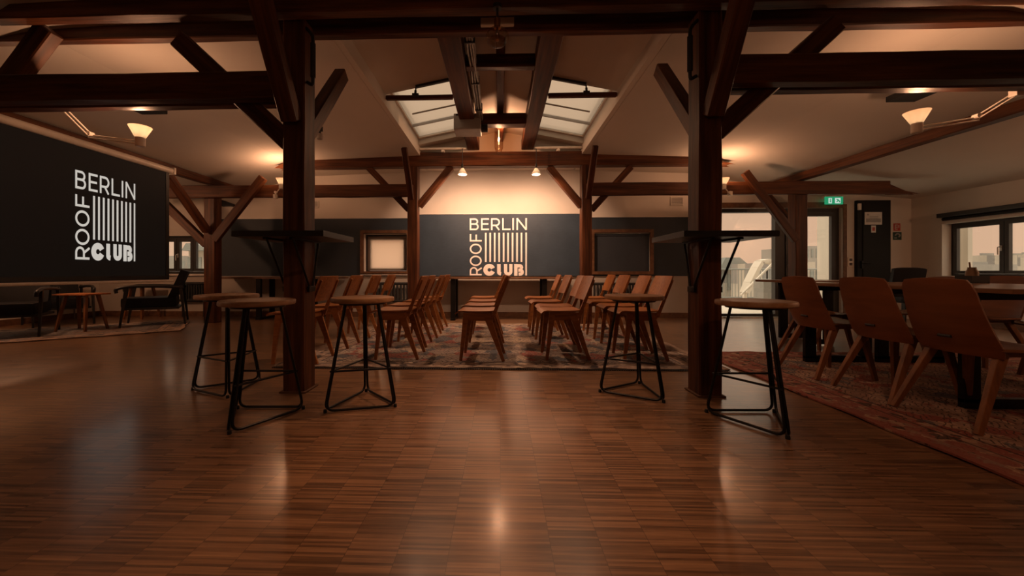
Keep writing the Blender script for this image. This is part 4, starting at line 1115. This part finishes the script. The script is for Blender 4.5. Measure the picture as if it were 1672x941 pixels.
dup(c1, (3.16, 3.96, .0), .0, 'shell chair at the table far end, mostly hidden behind other chairs and stool')
dup(c1, (4.66, 4.06, .0), PI, 'shell chair across the table, its orange back showing below the right window')
dup(c1, (4.64, 3.58, .0137), PI, 'shell chair across the table by the right picture edge, back showing behind table')
dup(c1, (4.66, 2.98, .0137), PI+.05, 'shell chair across the table nearest the camera, cut by the right edge')

# conference tables
def conference_table(label, x0, x1, y0, y1, inset=.075):
    z = .765
    t = thing('conference_table', label, 'table', ((x0+x1)/2, (y0+y1)/2, .0137), 0, 'conference tables on the red rug')
    w, l = x1-x0, y1-y0
    b = MB(); b.box((0, 0, z-.0125-.014), (w, l, .028), bevel=.004); b.build('tabletop', M['table_wood'], t)
    for s in (-1, 1):
        y = s*(l/2-.08) if s > 0 else -(l/2-.25); hw = w/2-inset
        b = MB()
        for q in (-1, 1): b.bar((q*hw, y, .03), (q*hw, y, z-.05),   .10, .036, (0, 1, 0), .004)
        b.bar((-hw-.05, y, .03), (hw+.05, y, .03), .036, .06, (0, 0, 1), .004); b.bar((-hw-.05, y, z-.065), (hw+.05, y, z-.065), .05, .05, (0, 0, 1), .004)
        b.build('leg_frame', M['black_steel'], t)
    b = MB(); b.box((0, 0, z-.07), (.06, l-.5, .04)); b.build('cross_rail', M['black_steel'], t)
conference_table('left one of two adjoining brown conference tables with black frames', 2.86, 3.52, 2.14, 3.66)
conference_table('right one of two adjoining brown conference tables, below the right window', 3.525, 4.18, 2.14, 3.66)
conference_table('third brown conference table beyond the two adjoining ones, its dark corner before the terrace glass', 3.36, 4.16, 4.20, 4.95, .30)
p = P(1587, 464, 3.35)
t = thing('table_caddy', 'black open box on the conference table holding a brown jug', 'box', (p.x, p.y, .766))
b = MB(); b.box((0, 0, .004), (.15, .12, .008))
for s in (-1, 1): b.box((s*.071, 0, .034), (.008, .12, .06)); b.box((0, s*.056, .034), (.134, .008, .06))
b.build('box_body', M['black_plastic'], t)
t = thing('small_jug', 'small brown stoneware jug standing in the black box on table', 'jug', (p.x, p.y, .7745))
b = MB(); b.lathe([(0, 0), (.036, 0), (.040, .02), (.038, .09), (.026, .115), (.026, .13), (.020, .13), (.020, .10), (.03, .08), (.03, .01), (0, .008)], 18); b.build('jug_body', flat('stoneware', (.20, .12, .06), .5), t, True)
b = MB(); b.tube([(-.012, 0, .10), (-.022, 0, .175)], .006, 6); b.build('stick', M['leg_wood'], t, True)

# black leather chair in the far right corner
def corner_chair():
    p = P(1482, 445, 5.75)
    t = thing('leather_chair', 'black leather office chair in the right corner by the dark door', 'chair', (p.x, p.y, 0), 0)
    b = MB(); b.sheet(lambda u, v: ((u*2-1)*.235, .03-.07*v+.02*(u*2-1)**2, .50+.43*v-.02*abs(u*2-1)**4*v), 12, 10, .05); b.build('backrest', M['leather'], t, True)
    b = MB(); b.box((0, -.24+.30, .45), (.48, .46, .09), bevel=.03); b.build('seat', M['leather'], t)
    for sx in (-1, 1):
        for sy in (-.14, .24):
            b = MB(); b.bar((sx*.19, .0+sy, .41), (sx*.22, .0+sy*1.2, 0), .028, .028, (1, 0, 0), .003, .02, .02); b.build('leg', M['black_steel'], t)
corner_chair()

# ------------------------------------------------------------------ narrow tables along the far wall
def wall_table(label, px0, px1, legs, y=YW-.30):
    a, c2 = P(px0, 455, y), P(px1, 455, y); z = .775
    t = thing('wall_table', label, 'table', ((a.x+c2.x)/2, y, 0), 0, 'narrow tables along the far wall')
    w = c2.x-a.x
    b = MB(); b.box((0, 0, z-.016), (w, .50, .032), bevel=.004); b.build('tabletop', M['frame_wood'], t)
    for px in legs:
        x = P(px, 480, y).x-t.location.x
        b = MB(); b.bar((x, -.19, .03), (x, -.19, z-.032), .085, .05, (0, 1, 0), .004); b.bar((x, .19, .03), (x, .19, z-.032), .085, .05, (0, 1, 0), .004); b.bar((x, -.23, .02), (x, .23, .02), .085, .04, (0, 0, 1), .004)
        b.build('leg_frame', M['black_steel'], t)
wall_table('narrow dark table below the lettered board on the far wall', 700, 932, (742, 887))
wall_table('narrow dark table on far wall left of the left foreground post', 362, 560, (434, 506))
# radiators
def radiator(label, x0, x1, z0, z1, n, mat, T):
    c = T((x0+x1)/2, 0, 0)
    t = thing('radiator', label, 'radiator', (c.x, c.y, 0))
    b = MB()
    for k in range(n):
        u = x0+(x1-x0)*(k+.5)/n; p = T(u, -.09, 0)-c
        b.tube([(p.x, p.y, z0+.03), (p.x, p.y, z1-.03)], (x1-x0)/n*.36, 8)
    b.build('column', mat, t, True)
    b = MB()
    for z in (z0+.035, z1-.035): b.tube([T(x0, -.09, z)-Vector((c.x, c.y, 0)), T(x1, -.09, z)-Vector((c.x, c.y, 0))], .026, 10)
    b.build('header_pipe', mat, t, True)
    b = MB()
    for u in (x0+.05, x1-.05): b.tube([T(u, -.09, z0+.03)-Vector((c.x, c.y, 0)), T(u, -.09, 0)-Vector((c.x, c.y, 0))], .012, 8)
    b.build('radiator_foot', mat, t, True)
ra, rb, rc_ = P(632, 478, YW-.09), P(668, 478, YW-.09), P(560, 478, YW-.09)
radiator('dark radiator under the window with the white blind', P(608, 478, YW-.09).x, rb.x, .28, .68, 11, M['radiator'], T_back)
radiator('dark radiator under the window with the navy blind', P(968, 478, YW-.09).x, P(1052, 478, YW-.09).x, .28, .68, 16, M['radiator'], T_back)
radiator('dark radiator under the small window at far left', P(294, 478, YW-.09).x, P(337, 478, YW-.09).x, .28, .68, 10, M['radiator'], T_back)
radiator('pale ribbed radiator on the left wall behind the lounge chairs', 5.2, 6.6, .38, .80, 18, M['pale_radiator'], T_left)

# ------------------------------------------------------------------ lounge corner
def lounge_chair(label, loc, rz):
    """black armchair facing +X with open wooden arms"""
    t = thing('lounge_chair', label, 'armchair', loc, rz, 'black armchairs in the lounge corner')
    b = MB(); b.box((.02, 0, .37), (.66, .56, .15), bevel=.035); b.build('seat_cushion', M['leather'], t, True)
    b = MB(); b.sheet(lambda u, v: (-.24-.17*v, (u*2-1)*.27, .42+.46*v), 8, 8, .10); b.build('back_cushion', M['leather'], t, True)
    b = MB(); b.bar((-.34, 0, .27), (.33, 0, .28), .60, .035, (0, 0, 1), .006); b.build('seat_frame', M['black_wood'], t)
    for s in (-1, 1):
        y = s*.325
        b = MB(); b.tube(rounded([(-.40, y, .60), (-.10, y, .625), (.26, y, .63), (.40, y*.97, .59), (.385, y*.95, .53)], .07), [.022]*2+[.024]*200 if False else .023, 10); b.build('armrest', M['black_wood'], t, True)
        b = MB(); b.bar((.27, y, .62), (.35, y, 0), .032, .05, (1, 0, 0), .004, .024, .026); b.build('leg', M['black_wood'], t)
        b = MB(); b.bar((-.36, y, .64), (-.42, y, 0), .032, .045, (1, 0, 0), .004, .024, .026); b.build('leg', M['black_wood'], t)
    return t
l1 = lounge_chair('black armchair turned to the left, right of the tables under the screen', (0, 0, .0), 0)
f1, f2, f3, f4 = G(194, 530.5), G(216, 536), G(305, 531.5), G(284, 524)
m_ = (f1+f2+f3+f4)/4
l1.location = (m_.x, m_.y, .0125); l1.rotation_euler = (0, 0, math.atan2((f1+f2-f3-f4).y, (f1+f2-f3-f4).x))
g1 = G(64, 552)
dup(l1, (g1.x-.47, g1.y+.07, .0137), -.90, 'black armchair cut by the left picture edge below the screen')
dup(l1, (-7.28, 5.85, .0), -.5, 'black armchair in the back behind the orange side table')
def side_table(label, loc, rz, w, d, h):
    t = thing('side_table', label, 'table', loc, rz)
    b = MB(); b.box((0, 0, h-.0125), (w, d, .022), bevel=.006); b.build('tabletop', M['orange_wood'], t)
    for sx in (-1, 1):
        for sy in (-1, 1):
            b = MB(); b.bar((sx*(w/2-.10), sy*(d/2-.09), h-.024), (sx*(w/2-.03), sy*(d/2-.02), 0), .045, .03, (1, 0, 0), .003, .026, .024); b.build('leg', M['leg_wood'], t)
ga, gb = G(80, 544), G(132, 543); gc = G(117, 537)
side_table('orange topped wooden side table in front of the lounge chairs', ((ga.x+gb.x)/2+.08, ga.y+.18, .0137), .0, .50, .34, .54)
gd = G(176, 523)
side_table('small orange side table farther back near the far wall', (-6.72, 6.70, 0), 0, .40, .40, .60)

# ------------------------------------------------------------------ outside
b = MB(); b.box((4.5, YW+.26+2.2, -.06), (9.5, 4.4, .12)); structure(b.build('terrace_floor', M['deck']))
b = MB(); b.box((0, 60, -16), (600, 500, .2)); structure(b.build('city_ground', M['city']))
y = 8.6
pa = P(1345, 400, y); pb = P(1363, 400, y)
b = MB(); b.box(((pa.x+pb.x)/2+.05, y, 1.4), (pb.x-pa.x+.1, .35, 2.8)); tag(b.build('terrace_pier', M['pale_concrete']), 'pale rendered pier just outside the right pane of the terrace door', 'pier')
ya = Q(1588, 400, XR+.72).y
b = MB(); b.box((0, .14, 0), (.08, .28, 17.7)); tag(b.build('outer_pier', M['pale_concrete'], None, False, (XR+.68, ya, -7.05)), 'pale pier just outside the left sash of the right wall window', 'pier')
# stair handrail on the terrace
y = 9.4
t = thing('stair_handrail', 'slanting pale metal handrail outside behind the terrace glass', 'railing', P(1212, 492, y)*1.0)
o = t.location
b = MB(); b.tube([P(1210, 482, y)-o, P(1262, 430, y)-o], .028, 8); b.build('handrail', M['white_metal'], t, True)
for px, py in ((1232, 460), (1252.5, 439)):
    q = P(px, py, y)-o; b = MB(); b.tube([q, (q.x, q.y, -o.z-.0)], .016, 8); b.build('rail_post', M['black_steel'], t, True)
# curved stair canopy
y = 10.2
outl = [P(1216, 478, y), P(1222, 462, y), P(1234, 438, y), P(1240, 428, y), P(1250, 426, y), P(1262, 429, y), P(1267, 434, y)]
o = outl[0].copy(); o.z = 0
b = MB()
for a, c2 in zip(outl, outl[1:]): b.bar(a-o, c2-o, .09, .30, (0, 1, 0))
b.bar(outl[0]-o, Vector((0, 0, -.0)), .08, .08, (0, 1, 0))
tag(b.build('stair_canopy', M['pale_concrete'], None, False, o), 'pale curved canopy of an outdoor stair behind the terrace glass', 'canopy')
b = MB(); q = P(1253, 479, 9.0); b.box((0, 0, .35), (.42, .35, .70), bevel=.01)
tag(b.build('terrace_box', M['grey_facade'], None, False, (q.x, 9.0, 0)), 'grey box on the terrace below the slanting handrail', 'box')
# railing on the terrace
y = 11.0
xa, xb = P(1165, 460, y).x, P(1365, 460, y).x
t = thing('terrace_railing', 'dark bar railing along the terrace edge outside', 'railing', ((xa+xb)/2, y, 0))
b = MB(); w = (xb-xa)/2
for z in (.95, .12): b.tube([(-w, 0, z), (w, 0, z)], .022, 8)
b.build('rail', M['grey_roof'], t, True)
b = MB()
for k in range(40): x = -w+2*w*k/39; b.tube([(x, 0, .0), (x, 0, .95)], .009, 6)
b.build('baluster', M['grey_roof'], t, True)
# gabled roof building on the left of the pane
def far_building(label, px0, px1, pytop, Y, mat, depth=8, roof=None, windows=0):
    a, c2 = P(px0, pytop, Y), P(px1, pytop, Y); zt = a.z
    t = thing('distant_building', label, 'building', ((a.x+c2.x)/2, Y, -16))
    w = c2.x-a.x; H = zt+16
    b = MB(); b.box((0, depth/2, H/2), (w, depth, H)); b.build('facade', mat, t)
    if roof:
        r = (P(px0, roof, Y).z-zt)
        b = MB(); b.prism([(-w*.56, -.4, H), (w*.56, -.4, H), (w*.1, -.4, H+r), (-w*.35, -.4, H+r)], (0, depth+.8, 0)); b.build('roof', M['grey_roof'], t)
    if windows:
        b = MB()
        for k in range(windows): b.box((-w*.42+w*.84*k/max(1, windows-1), -.03, H-.9), (w*.5/windows, .06, 1.1)); b.box((-w*.42+w*.84*k/max(1, windows-1), -.03, H-3.2), (w*.5/windows, .06, 1.3))
        b.build('window_row', M['grey_roof'], t)
far_building('low grey building with hipped roof seen left through the terrace glass', 1172, 1222, 440, 26, M['pale_stone'], 8, 421, 4)
far_building('hazy pale block seen behind the curved stair canopy', 1214, 1275, 436, 34, M['pale_concrete'], 8, None, 5)
far_building('tall hazy block seen through the narrow right door pane', 1316, 1344, 402, 48, M['grey_facade'], 8, None, 4)
far_building('long low pale block below the hazy tall one in right door pane', 1290, 1350, 428, 20, M['pale_stone'], 5, None, 6)
far_building('pale house with windows outside the small window at far left', 308, 345, 410, 20, M['pale_stone'], 8, 398, 3)
far_building('narrow grey house far outside the small window at far left', 268, 300, 418, 24, M['grey_facade'], 8, None, 2)
for k, (px0, px1, py) in enumerate(((1570, 1592, 432), (1587, 1600, 417.5), (1598, 1618, 421), (1616, 1640, 420), (1638, 1656, 417), (1654, 1690, 415), (1688, 1740, 420))):
    X = 70.0+k*9; ya, yb_ = Q(px1, py, X).y, Q(px0, py, X).y; z = Q((px0+px1)/2, py, X).z
    t = thing('city_block', 'hazy city block on the skyline outside the right wall window', 'building', (X, (ya+yb_)/2, -16), 0, 'city blocks on the skyline outside the right window')
    b = MB(); b.box((3, 0, (z+16)/2), (6, yb_-ya, z+16)); b.build('facade', M['city_facade'] if k % 3 else M['grey_facade'], t)
    b = MB(); b.box((2, (yb_-ya)*.2, z+16+.2), (2, (yb_-ya)*.25, .4)); b.build('roof', M['grey_facade'], t)
